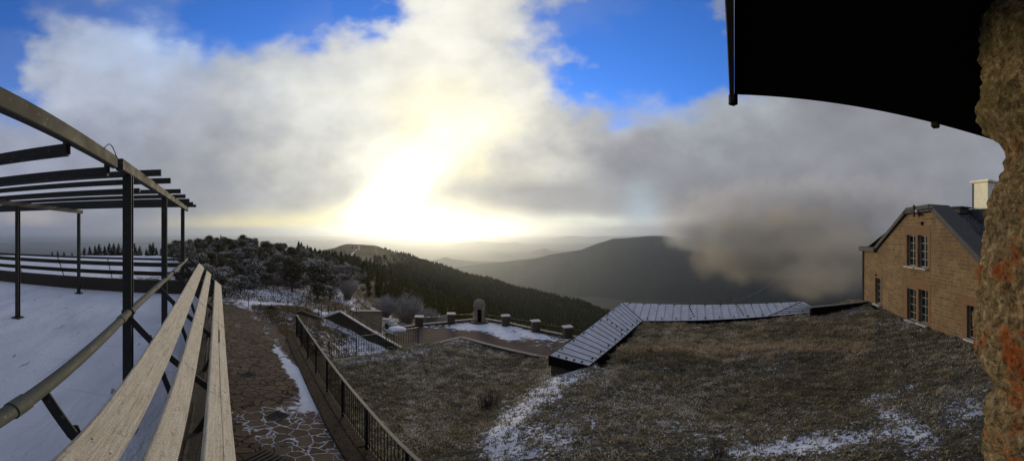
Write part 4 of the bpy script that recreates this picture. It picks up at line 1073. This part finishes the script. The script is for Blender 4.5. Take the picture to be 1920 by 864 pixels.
# supporting wall below the roof
sw = thing('roof_support_wall', 'dark wall under the outer eave of the metal roof', 'wall', MO1)
m_ = MB(); 
for a, b_ in ((MO0,MO1),(MO1,MO2),(MO2,ME_),(MO0,N0)):
    cc = (N0+N1+MO0+MO1)/4
    wallseg(a.lerp(N1,.03)+Vector((0,0,-.35)), b_.lerp(N1,.03)+Vector((0,0,-.35)), .2, 8, m_)
m_.build('wall_face', M['wall_stone'], sw)
cp = thing('lawn_parapet', 'black parapet with frosted top between the metal roof and the house', 'wall', ME_)
a = atz(1520,577,-4.15); b_ = Vector((*(HP0+HNV*.02), -4.15)); b_ = atD(1628,565.5,19.2)
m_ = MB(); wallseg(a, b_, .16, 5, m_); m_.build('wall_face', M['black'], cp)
m_ = MB(); m_.bar(a+Vector((0,0,.03)), b_+Vector((0,0,.03)), .24, .05, bev=.01); m_.build('coping', M['coping'], cp)

# ------------------------------------------------------------------ house
HZ = -4.75
hs = thing('stone_house', 'brown stone gabled house with slate roof and small paned windows', 'house', (HP0.x, HP0.y, 0), math.atan2(HE.y, HE.x))
def wp(px, py):
    a = az(px); d = Vector((math.sin(a), math.cos(a)))
    # solve HP0+HE*s = d*D
    det = HE.x*(-d.y)-HE.y*(-d.x); s_ = ((-HP0.x)*(-d.y)-(-HP0.y)*(-d.x))/det
    D = (HP0+HE*s_).length; return s_, D*math.tan(el(py))
sL, zE = wp(1617,468); sR = 13.9
pk0 = wp(1703,398); pk1 = wp(1746,392)
zk = zE
out = [(0,HZ),(13.9,HZ),(13.9,zE)]
slopeR = wp(1842,486)
kneeL = wp(1642,470)
# gable outline (local x = s, z)
gl = [(0,HZ),(sR,HZ),(sR,slopeR[1]-(sR-slopeR[0])*1.0),(slopeR[0],slopeR[1]),pk1,pk0,(kneeL[0],kneeL[1]),(0,zE)]
wins = []
for (x0, x1, y0, y1, nm) in [(1700.5,1717,441,499,'u'),(1721,1739.5,441,502,'u'),(1701,1717.5,542,601,'l'),(1722.5,1740,544,607,'l'),(1641,1652,522,570,'d'),(1813,1832,574,636,'r')]:
    s0, zt = wp((x0+x1)/2, y0); _, zb = wp((x0+x1)/2, y1); a_ = wp(x0, 500)[0]; b_ = wp(x1, 500)[0]
    wins.append((a_, b_, zb, zt, nm))
rects = [[(a_,zb),(b_,zb),(b_,zt),(a_,zt)] for a_, b_, zb, zt, _ in wins]
pts = [p for r_ in rects for p in r_]
co_ = [Vector(p) for p in gl]+[Vector(p) for p in pts]; E_ = [(i, (i+1)%len(gl)) for i in range(len(gl))]
for k in range(len(rects)):
    o_ = len(gl)+4*k; E_ += [(o_,o_+1),(o_+1,o_+2),(o_+2,o_+3),(o_+3,o_)]
v_, e_, f_, *_ = delaunay_2d_cdt(co_, E_, [], 1, 1e-5)
F = []
for t in f_:
    c = sum((v_[i] for i in t), Vector((0,0)))/len(t)
    if not any(r_[0][0] < c.x < r_[1][0] and r_[0][1] < c.y < r_[2][1] for r_ in rects): F.append(tuple(t))
m_ = MB(); m_.add([(p.x, 0, p.y) for p in v_], F)
for r_ in rects:
    (a_,zb),(b_,_),(_,zt),_2 = r_
    m_.add([(a_,0,zb),(b_,0,zb),(b_,0,zt),(a_,0,zt),(a_,.24,zb),(b_,.24,zb),(b_,.24,zt),(a_,.24,zt)], [(0,1,5,4),(1,2,6,5),(2,3,7,6),(3,0,4,7)])
m_.add([(0,0,HZ),(0,0,zE),(0,9,zE),(0,9,HZ)], [(0,1,2,3)]); m_.add([(sR,0,HZ),(sR,0,gl[2][1]),(sR,9,gl[2][1]),(sR,9,HZ)], [(0,3,2,1)])
hw = m_.build('wall', M['house_stone'], hs, local=True)
# dressed stone surrounds
def surround(x0, x1, z0, z1, nm='stone_surround'):
    return MB().box(((x0+x1)/2, -.004, (z0+z1)/2), (x1-x0, .02, z1-z0), .004).build(nm, M['house_plain'], hs, local=True)
for (i, j) in ((0,1),(2,3)):
    A_, B_ = wins[i], wins[j]; zt = max(A_[3], B_[3]); zb = min(A_[2], B_[2])
    surround(A_[0]-.22, B_[1]+.22, zt+.003, zt+.38, 'lintel'); surround(A_[1]+.003, B_[0]-.003, zb, zt, 'mullion')
    surround(A_[0]-.2, A_[0]-.003, zb, zt); surround(B_[1]+.003, B_[1]+.22, zb, zt)
surround(wins[4][0]-.1, wins[4][1]+.16, wins[4][3]+.003, wins[4][3]+.2, 'lintel'); surround(wins[4][1]+.003, wins[4][1]+.12, wins[4][2], wins[4][3])
surround(wins[5][0]-.3, wins[5][1]+.3, wins[5][3]+.003, wins[5][3]+.35, 'lintel'); surround(wins[5][0]-.25, wins[5][0]-.003, wins[5][2], wins[5][3])
for (a_, b_, zb, zt, nm) in wins:
    wd = MB(); t_ = .045; y_ = .16
    wd.box(((a_+b_)/2, y_, zb+t_/2), (b_-a_, .06, t_)).box(((a_+b_)/2, y_, zt-t_/2), (b_-a_, .06, t_)).box((a_+t_/2, y_, (zb+zt)/2), (t_, .056, zt-zb-2*t_)).box((b_-t_/2, y_, (zb+zt)/2), (t_, .056, zt-zb-2*t_))
    wd.box(((a_+b_)/2, y_, (zb+zt)/2), (.03,.05,zt-zb-2*t_))
    nr = 4
    for k in range(1, nr): wd.box(((a_+b_)/2, y_, zb+(zt-zb)*k/nr), (b_-a_-2*t_, .044, .024))
    wi = wd.build('window', M['frame'], hs, local=True)
    MB().box(((a_+b_)/2, y_+.02, (zb+zt)/2), (b_-a_-.02, .012, zt-zb-.02)).build('pane', M['glass'], wi, local=True)
    MB().box(((a_+b_)/2, -.02, zb-.035), (b_-a_+.08, .34, .06), .01).build('sill', M['cap_snow'], wi, local=True)
# coping along the gable and roof behind
def cop(p, q, d0=-.14, d1=.55, th=.20, mat='lead', nm='gable_coping'):
    p = Vector((p[0], (d0+d1)/2, p[1])); q = Vector((q[0], (d0+d1)/2, q[1]))
    return MB().bar(p, q, d1-d0, th, bev=.02).build(nm, M[mat], hs, local=True)
off = .10
P0_, P1_, P2_, P3_ = (kneeL[0]-.06, kneeL[1]+.06), (pk0[0]-.03, pk0[1]+off), (pk1[0]+.03, pk1[1]+off), (slopeR[0]+.6, slopeR[1]-.6+.12)
cop(P0_, P1_); cop(P1_, P2_, -.16, .6, .22); cop(P2_, P3_, -.14, .9, .26)
cop((-.18, zE+.07), (kneeL[0]+.12, zE+.07+.01), -.2, 1.0, .26)
# hipped slate cap + roof slopes
rz0 = pk0[1]+.02; rx = (pk0[0]+pk1[0])/2
m_ = MB()
e0 = (0-.25, zE+.05); 
m_.add([(e0[0],.3,e0[1]),(pk0[0],.3,pk0[1]+.10),(rx,1.5,rz0),(e0[0],9,e0[1]),(rx,9,rz0),(pk1[0],.3,pk1[1]+.10),(P3_[0]+1.5,.3,P3_[1]-1.5),(P3_[0]+1.5,9,P3_[1]-1.5)],
       [(0,1,2),(0,2,4,3),(1,5,2),(5,6,2),(2,6,7,4)])
m_.build('roof', M['slate'], hs, local=True)
m_ = MB(); m_.add([(pk0[0]-.25,-.16,pk0[1]+.05),(pk1[0]+.25,-.16,pk1[1]+.05),(pk1[0]-.05,.85,pk1[1]+.16),(pk0[0]+.1,.85,pk0[1]+.16),(pk0[0]-.25,-.16,pk0[1]-.10),(pk1[0]+.25,-.16,pk1[1]-.10)],
      [(0,1,2,3),(4,5,1,0)]); m_.build('hip_roof', M['slate'], hs, local=True)
# ridge vent, chimney, pipe, lamps
vc_ = atD(1795,394,17.5)
rv = thing('roof_ventilator', 'long dark ridge ventilator on the slate roof left of the chimney', 'vent', atD(1794,397,16.5), -.35)
MB().box((0,0,.0), (.9,1.05,.36), .08).build('body', M['lead'], rv, local=True); MB().box((0,0,.2), (1.0,1.2,.08), .02).build('cap', M['slate'], rv, local=True)
ch = thing('chimney', 'tall cream rendered chimney with a flat cap above the slate roof', 'chimney', atD(1849,395,16.8), R(-30))
MB().box((0,0,.70), (1.05,1.0,1.55), .01).build('stack', M['cream'], ch, local=True)
MB().box((0,0,1.47), (1.22,1.2,.12), .02).build('cap', M['cream'], ch, local=True)
MB().box((0,0,-.6), (1.5,1.4,1.3), .02).build('base', M['lead'], ch, local=True)
MB().tube([(-.56,.44,-.1),(-.56,.44,1.38)], .025, 8).build('downpipe', M['lead'], ch, local=True)
ps, pz_ = wp(1720,402)
MB().tube([(ps,-.19,pz_-.12),(ps,-.19,pz_+.42)], .05, 10).build('vent_pipe', M['steel'], hs, local=True)
ps, pz_ = wp(1727,402)
fl_ = MB().box((ps,-.12,pz_), (.12,.16,.09), .02).build('floodlight', M['steel'], hs, local=True)
MB().lathe([(.01,0),(.05,.0),(.07,.06),(.05,.11)], (ps-.05,-.22,pz_+.08), 12).build('floodlight', M['whitelamp'], hs, local=True)
ps, pz_ = wp(1730,419); MB().box((ps,-.05,pz_), (.07,.09,.16), .015).build('wall_lamp', M['black'], hs, local=True)
ps, pz_ = wp(1643,515); MB().lathe([(.02,-.05),(.06,-.05),(.07,.03),(.02,.07)], (ps,-.07,pz_), 12).build('alarm_beacon', M['orange'], hs, local=True)
MB().tube([(.16,-.06,HZ+.3),(.16,-.06,zE-.05)], .045, 10).build('downpipe', M['lead'], hs, local=True)
m_ = MB(); m_.box((6.8,-.10,HZ+.30), (13.8,.16,.16), .02); m_.build('base_flashing', M['black'], hs, local=True)

# ------------------------------------------------------------------ eave above the camera
EA = R(34.5); EN = Vector((math.sin(EA), math.cos(EA), 0)); EP = Vector((EN.y, -EN.x, 0)); d_ = 1.6; h_ = .71
corner = atz(1377,177,h_); radial = Vector((math.sin(az(1377)), math.cos(az(1377)), 0))
ev = thing('roof_eave', 'black boarded eave jutting out overhead beside the lichen wall', 'eave', corner)
c0 = corner; c1 = corner+EP*9; c2 = c1-EN*4; c3 = corner-radial*4
m_ = MB(); k4 = [c0,c1,c2,c3]; m_.add([*k4, *[p+Vector((0,0,.05)) for p in k4]], [(3,2,1,0),(4,5,6,7),(0,1,5,4),(1,2,6,5),(2,3,7,6),(3,0,4,7)])
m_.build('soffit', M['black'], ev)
sd_ = Vector((-radial.y, radial.x, 0)); 
m_ = MB(); a = corner+sd_*.012+Vector((0,0,.0)); m_.bar(a+radial*.005+Vector((0,0,-.005)), a-radial*4+Vector((0,0,-.005)), .022, .10, bev=.003); m_.build('barge_board', M['fascia'], ev)
m_ = MB(); m_.box(corner+sd_*.006+Vector((0,0,-.03)), (.035,.035,.06), .003); m_.build('gutter_end', M['black'], ev)
p_ = atz(1750,231,h_); m_ = MB(); m_.box(p_+Vector((0,0,-.012))-EN*.02, (.05,.05,.05), .008); m_.build('gutter_bracket', M['fascia'], ev)

# ------------------------------------------------------------------ lichen covered stone pier
prof = [(-300,1838),(0,1838),(60,1833),(150,1842),(200,1834),(230,1832),(250,1848),(268,1868),(292,1882),(318,1880),(336,1870),(350,1862),(400,1848),(480,1838),(550,1831),(600,1826),(650,1829),(690,1846),(708,1866),(722,1862),(740,1848),(765,1841),(864,1843),(1200,1843)]
py_ = [p[0] for p in prof]; pxx = [p[1] for p in prof]
aC = R(101); dC = 1.05; rings = 560; seg = 300; V = []; upA = []; loA = []
zz = np.linspace(-1.7, 1.4, rings)
for z in zz:
    q = 432-math.atan2(z, dC*.93)/PX; e_ = az(np.interp(q, py_, pxx)); r0 = dC*math.sin(aC-e_)
    for k in range(seg):
        a = R(100)+R(200)*k/(seg-1); c_, s_ = math.cos(a), math.sin(a)
        p = Vector((c_*r0*2.2, s_*r0*2.2, z*2.2)); nn = mn.fractal(p*3+Vector((7,0,0)), .8, 2.1, 5)*.016
        v1 = mn.voronoi(p*9)[0]; nn += (v1[1]-v1[0])*.016-.008; nn += mn.fractal(p*24, .6, 2.1, 3)*.0045
        r_ = r0+nn
        V.append((dC*math.sin(aC)+r_*c_, dC*math.cos(aC)+r_*s_, z)); upA.append(max(0, min(1, (z-.15)/.25))); loA.append(max(0, min(1, (.28-z)/.12)))
base_n = len(V); back = [(2.2, -.9, zz[0]), (2.2, 1.0, zz[0]), (2.2, -.9, zz[-1]), (2.2, 1.0, zz[-1])]
F = [(i*seg+k, i*seg+k+1, (i+1)*seg+k+1, (i+1)*seg+k) for i in range(rings-1) for k in range(seg-1)]
o = link('stone_pier', mesh_np('stone_pier', np.array(V), np.array(F), {'upper': upA, 'lower': loA}, True), M['lichen'])
tag(o, 'rough stone pier with orange lichen at the right edge close to the camera', 'wall')

# ------------------------------------------------------------------ trees
def leaf_tris(C, size, seed, flat=0.0):
    r = np.random.default_rng(seed); n_ = len(C); s_ = size*r.uniform(.6,1.4,n_)
    a = r.normal(size=(n_,3)); a[:,2] *= (1-flat); a /= np.linalg.norm(a,axis=1)[:,None]
    b = r.normal(size=(n_,3)); b[:,2] *= (1-flat); b -= a*(a*b).sum(1)[:,None]; b /= np.linalg.norm(b,axis=1)[:,None]
    V = np.stack([C+a*s_[:,None], C+b*s_[:,None]*.6, C-a*s_[:,None]*.7, C-b*s_[:,None]*.6],1).reshape(-1,3)
    i0 = np.arange(n_)*4; return V, np.stack([i0,i0+1,i0+2,i0+3],1)
def tree_round(seed, h=3.3, w=2.5, nleaf=4200, lsz=.095, mat='leaf', name='bushy_tree'):
    r = np.random.default_rng(seed); random.seed(seed)
    t = thing(name, 'x', 'tree')
    tr = MB(); tr.tube([(0,0,-.4),(.03,.02,h*.25),(.0,.08,h*.55)], [.13,.10,.04], 7, False)
    ncl = 46; cc = []
    for k in range(ncl):
        a = r.uniform(0, 2*np.pi); u = r.uniform(-.25,1); rad = (w/2)*math.sqrt(max(.05, 1-u*u*.9))*r.uniform(.35,1.0)
        cc.append((rad*math.cos(a), rad*math.sin(a), h*.48+u*h*.46))
        if k < 12: tr.tube([(0,0,h*.2+.02*k), (rad*.5*math.cos(a), rad*.5*math.sin(a), h*.4), cc[-1]], [.05,.03,.012], 5, False)
    cc = np.array(cc); idx = r.integers(0, ncl, nleaf); cs = r.uniform(.30,.55,ncl)*w/2
    d = r.normal(size=(nleaf,3)); d /= np.linalg.norm(d,axis=1)[:,None]; rr_ = r.uniform(.45,1,nleaf)**.6
    C = cc[idx]+d*(cs[idx]*rr_)[:,None]*np.array([1,1,.8])
    V, F = leaf_tris(C, lsz, seed)
    tone = np.clip(.45+.35*(r.uniform(size=ncl)[idx]-.5)+r.normal(0,.16,nleaf), 0, 1)
    frost = np.clip(.25+.45*d[:,2]+r.normal(0,.22,nleaf)+.3*(r.uniform(size=ncl)[idx]-.5), 0, 1.2)
    me = mesh_np('crown', V, F, {'tone': np.repeat(tone,4), 'frost': np.repeat(frost,4)})
    link('crown', me, M[mat], t); tr.build('trunk', M['bark'], t, local=True)
    return t
def tree_pine(seed, h=5.0, w=2.2, mat='needle', name='pine_tree', nleaf=2400, lsz=.11):
    r = np.random.default_rng(seed); t = thing(name, 'x', 'tree')
    MB().tube([(0,0,-.5),(0,0,h*.5),(0,0,h*.97)], [.14,.08,.02], 6, False).build('trunk', M['bark'], t, local=True)
    C = []; tn = []; fz = []
    nw = 15
    for k in range(nw):
        f_ = k/(nw-1); z0 = h*(.12+.84*f_); L = w/2*(1-f_)**.8*r.uniform(.8,1.1)+.08; nb = 7 if f_ < .8 else 4
        for j in range(nb):
            a = r.uniform(0, 2*np.pi); Lb = L*r.uniform(.65,1.1); m = int(nleaf/(nw*nb)*(.5+1.2*(1-f_)))
            tt = r.uniform(.15,1,m)**.7; sp_ = .14*Lb+.04
            x = np.cos(a)*Lb*tt+r.normal(0,sp_,m)*.7; y = np.sin(a)*Lb*tt+r.normal(0,sp_,m)*.7; z = z0-.28*Lb*tt+.22*Lb*tt**3+r.normal(0,sp_*.45,m)
            C.append(np.c_[x,y,z]); tb = r.uniform(.3,.75); tn.append(tb+r.normal(0,.12,m)); fz.append(r.uniform(.1,.6,m))
    C = np.concatenate(C); V, F = leaf_tris(C, lsz, seed, .35)
    link('crown', mesh_np('crown', V, F, {'tone': np.repeat(np.clip(np.concatenate(tn),0,1),4), 'frost': np.repeat(np.concatenate(fz),4)}), M[mat], t)
    return t
def shrub_bare(seed, h=2.4, w=3.0, nst=120, name='bare_shrub'):
    r = np.random.default_rng(seed); t = thing(name, 'x', 'shrub'); V = []; F = []; tn = []; fz = []
    def stick(p, q, r0, r1, tone, fr):
        nonlocal V
        p = np.array(p); q = np.array(q); d = q-p; d = d/np.linalg.norm(d); a = np.cross(d, [0,0,1.0]); a = a/(np.linalg.norm(a)+1e-6) if np.linalg.norm(a) > 1e-4 else np.array([1,0,0.]); b = np.cross(d, a); o = len(V)
        for c_, rr_ in ((p,r0),(q,r1)):
            for k in range(3): an = 2.094*k; V.append(c_+(a*math.cos(an)+b*math.sin(an))*rr_); tn.append(tone); fz.append(fr)
        F.extend([(o+k, o+(k+1)%3, o+3+(k+1)%3, o+3+k) for k in range(3)])
    for i in range(nst):
        a = r.uniform(0,2*np.pi); sp_ = r.uniform(0,1)**.7; b0 = np.array([math.cos(a)*w*.12*sp_, math.sin(a)*w*.12*sp_, -.1])
        L = h*r.uniform(.7,1.05)*(1-.25*sp_); top = np.array([math.cos(a)*w*.5*sp_, math.sin(a)*w*.5*sp_, L])
        m1 = b0+(top-b0)*.4+np.array([0,0,.08*h]); m2 = b0+(top-b0)*.75+np.array([0,0,.05*h])
        tb = r.uniform(.2,.8); stick(b0,m1,.022,.017,tb,.1); stick(m1,m2,.017,.012,tb,.3); stick(m2,top,.012,.006,tb,.55)
        for j in range(9):
            s0 = b0+(top-b0)*r.uniform(.35,1)+np.array([0,0,.05*h]); e = s0+np.r_[r.normal(0,.16*h/2,2), r.uniform(.1,.32)*h/2]; stick(s0,e,.009,.004,tb,r.uniform(.4,1))
            for q in range(2):
                e2 = e+np.r_[r.normal(0,.1,2)*h/2, r.uniform(.02,.14)*h/2]; stick(s0+(e-s0)*.6,e2,.007,.004,tb,r.uniform(.5,1))
    link('branches', mesh_np('branches', np.array(V), np.array(F), {'tone': tn, 'frost': fz}), M['twig'], t)
    return t

protos = {'round': [tree_round(s_) for s_ in (1,2,3)]+[tree_round(9, 2.8, 3.0, 4200, .095)], 'pine': [tree_pine(s_) for s_ in (11,12)]+[tree_pine(13, 5, 2.9)],
          'dark': [tree_pine(21, 4, 2.2, 'darkneedle', 'dark_conifer', 1500, .13), tree_pine(22, 4, 2.9, 'darkneedle', 'dark_conifer', 1500, .13)],
          'shrub': [shrub_bare(s_) for s_ in (31,32,33)], 'larch': [tree_pine(41, 4, 2.0, 'larch', 'larch_tree', 900, .08)],
          'roundsmall': [tree_round(51, 3.4, 2.6, 900, .16)], 'frosty': [tree_round(61, 3.4, 2.4, 2600, .10, 'leaf_frosty', 'frosted_tree'), tree_pine(62, 3.8, 2.6, 'leaf_frosty', 'frosted_tree', 2400, .10)]}
used = set(); random.seed(77)
def plant(kind, px, D, scale, label, group=None, zoff=0.0, idx=None, sq=1.0):
    pr = random.choice(protos[kind]) if idx is None else protos[kind][idx]
    if id(pr) in used: o = copy_tree(pr)
    else: o = pr; used.add(id(pr))
    p = pd(px, D); o.location = (p.x, p.y, Tz(px, D)+zoff); o.rotation_euler = (0,0,random.uniform(0,6.28)); o.scale = (scale, scale, scale*sq)
    o['label'] = label; o['group'] = group or o.get('group', '')
    if not group: del o['group']
    o['category'] = 'shrub' if kind == 'shrub' else 'tree'
    return o
# individually recognisable ones
plant('round', 600, 40, 1.35, 'dark rounded tree on a visible trunk at the upper edge of the snowy meadow', None, idx=0)
plant('round', 548, 37, 1.2, 'grey frosted tree with a thin trunk behind the meadow, left of the dark one', None, idx=1)
plant('pine', 432, 30, .62, 'frost covered spiky young pine just right of the railing end', None, idx=0)
plant('roundsmall', 596, 33.5, .80, 'low spreading dark evergreen bush below the meadow trees', None, sq=.7)
plant('roundsmall', 618, 35, .70, 'dark evergreen bush right beside the low spreading one', None, sq=.7)
plant('larch', 692, 33, .46, 'small golden larch behind the stone parapet', None)
plant('shrub', 652, 42, 1.0, 'broad grey leafless shrub at the top of the snow strip', None, idx=0)
plant('shrub', 722, 43, 1.2, 'leafless frosted shrub left of the tallest pale one', None, idx=1)
plant('shrub', 762, 43, 1.55, 'tallest pale leafless shrub above the plaza', None, idx=2)
plant('shrub', 800, 42, 1.15, 'low leafless shrub just above the left plaza pillar', None, idx=0)
plant('shrub', 832, 41, .8, 'small leafless shrub between the left pillar and the turret', None, idx=1)
plant('shrub', 556, 44, 1.0, 'round grey leafless shrub among the dark hillside trees', None, idx=2)
# crowded mound
G1 = 'frosted evergreen trees crowding the near hill'
lab1 = 'frost dusted dark evergreen tree in the crowd covering the near hill'
cnt = 0; placed = []
def free(x, y, d):
    for (a, b_) in placed:
        if (a-x)**2+(b_-y)**2 < d*d: return False
    placed.append((x, y)); return True
def mask_m(px, D):
    z = Tz(px, D); q = 432-math.atan2(z, D)/PX
    if px < 345: return D > 48 and q < 500
    if px < 420: return D > 20
    lim = np.interp(px, [400,450,470,500,560,600,650,700,760,820], [24,27,33,38,43,50,60,66,76,84])
    return D > lim
for _ in range(9000):
    if cnt >= 290: break
    px = random.uniform(320,690); D = 22*math.exp(random.uniform(0, 1.85))
    if not mask_m(px, D): continue
    p = pd(px, D)
    if not free(p.x, p.y, .8+D*.019): continue
    k = 'frosty' if (px < 480 and D < 48 and random.random() < .75) else 'shrub' if (random.random() < (.40 if px > 560 else .16) and D > 30 and px > 420) else ('pine' if random.random() < .13 else 'round')
    plant(k, px, D, random.uniform(.45,.9)*(1.0 if D > 35 else .8)*(1+D*.003)*(.75 if k == 'pine' else 1), {'shrub': 'grey leafless shrub standing among the evergreens of the near hill', 'pine': 'frosted conical conifer standing among the trees of the near hill', 'round': lab1, 'frosty': 'pale heavily frosted tree on the near hill just beyond the railing'}[k],
          {'shrub': 'leafless shrubs on the near hill', 'pine': 'conical conifers on the near hill', 'round': G1, 'frosty': 'pale frosted trees just beyond the railing'}[k], -.1); cnt += 1
# pines falling away behind the plaza
cnt = 0
for _ in range(9000):
    if cnt >= 230: break
    px = random.uniform(640,1090); D = 42*math.exp(random.uniform(0, 1.35))
    lim = np.interp(px, [640,700,760,820,860,900,1100], [76,70,60,50,46,42,42])
    if D < lim: continue
    p = pd(px, D)
    if not free(p.x, p.y, 1.4+D*.018): continue
    near = np.interp(D, [40,60,120], [.75,.95,1.35])
    plant('pine', px, D, random.uniform(.75,1.1)*near, 'bushy green pine in the stand on the slope behind the plaza', 'pines on the slope behind the plaza', -.2); cnt += 1
# dark conifer row at left
for (px, D, s_) in [(98,84,.45),(108,86,.5),(120,84,.42),(150,84,.5),(158,86,.7),(168,84,.75),(178,86,.8),(186,84,.9),(196,86,.8),(205,84,.95),(213,88,1.0),(222,84,.95),(231,88,.9),(240,84,.85),(252,88,1.0),(262,84,.75),(274,80,.55),(281,80,.9),(287,82,.95),(293,80,.6),(135,88,.35),(302,70,.5),(312,66,.6)]:
    plant('dark', px, D, s_*.93, 'black green conifer in the row on the horizon beyond the snowy terrace', 'dark conifers on the skyline beyond the terrace', -.2)
for k_, L_ in protos.items():
    for pr in L_:
        if id(pr) not in used:
            for ch_ in list(pr.children): bpy.data.objects.remove(ch_)
            bpy.data.objects.remove(pr)

# far forest as one mass of small trees
fr_ = random.Random(5); V = []; F = []; tn = []; fz = []
cnt = 0
rr = np.random.default_rng(8)
while cnt < 12500:
    px = fr_.uniform(560,1235); D = fr_.uniform(100,860)**1.0
    if px < 640 and D < 150: continue
    if D < 170 and px > 640: continue
    # bare summit
    e_ = math.hypot((px-655)/70, (D-540)/230)
    if e_ < 1 and fr_.random() < .985: continue
    if e_ < 1.35 and fr_.random() < .6: continue
    z = Tz(px, D); p = pd(px, D); h = fr_.uniform(4.0,8.5)*(.55 if e_ < 1.6 else 1)*min(1, .45+D/500); r0 = h*fr_.uniform(.20,.32); o = len(V)
    tone = fr_.uniform(.1,.9); a0 = fr_.uniform(0,6)
    k = 6
    for (rf, zf) in ((.9,.05),(1.0,.25),(.72,.5),(.55,.52),(.30,.82),(0.02,1.0)):
        for j in range(k):
            a = a0+2*math.pi*j/k; jr = r0*rf*fr_.uniform(.7,1.25); V.append((p.x+jr*math.cos(a), p.y+jr*math.sin(a), z-.3+h*zf)); tn.append(min(1, tone*.6+.4*fr_.random())); fz.append(fr_.uniform(0,.7))
    for i in range(5):
        for j in range(k): F.append((o+i*k+j, o+i*k+(j+1)%k, o+(i+1)*k+(j+1)%k, o+(i+1)*k+j))
    cnt += 1
ff = link('far_forest', mesh_np('far_forest', np.array(V), np.array(F), {'tone': tn, 'frost': fz}), M['forest']); tag(ff, kind='stuff')

# track up the bare hill
def ribbon(name, pts, w, mat):
    m_ = MB(); pts = [Vector(p) for p in pts]; L = []
    for i, p in enumerate(pts):
        d = (pts[min(i+1,len(pts)-1)]-pts[max(i-1,0)]); s_ = Vector((-d.y, d.x, 0)).normalized()*w/2; L += [p-s_, p+s_]
    m_.add(L, [(2*i,2*i+1,2*i+3,2*i+2) for i in range(len(pts)-1)]); return tag(m_.build(name, mat), kind='structure')
tp = []
for (px, D) in [(655,300),(660,340),(662,380),(668,430),(674,470),(672,520),(678,560)]: p = pd(px, D, Tz(px, D)+.6); tp.append(p)
ribbon('hill_track', tp, 2.4, M['rock'])
bpy.context.view_layer.update()
mt = bpy.data.objects['mountain']; hits = []
for p_, q_ in rp:
    d = Vector((math.sin(az(p_))*math.cos(el(q_)), math.cos(az(p_))*math.cos(el(q_)), math.sin(el(q_)))); ok, h_, _n, _i = mt.ray_cast(Vector((0,0,0)), d)
    if ok: hits.append(h_-d*25)
if len(hits) > 3: ribbon('mountain_road', hits, 9, M['track'])

# ------------------------------------------------------------------ render settings
sc.view_settings.view_transform = 'Standard'; sc.view_settings.look = 'None'; sc.view_settings.gamma = 1; sc.view_settings.exposure = .22
sc.cycles.max_bounces = 5; sc.cycles.diffuse_bounces = 3; sc.cycles.glossy_bounces = 2; sc.cycles.transparent_max_bounces = 6; sc.cycles.volume_bounces = 1
sc.cycles.use_denoising = True
sc.cycles.volume_step_rate = 1.0; sc.cycles.volume_max_steps = 128
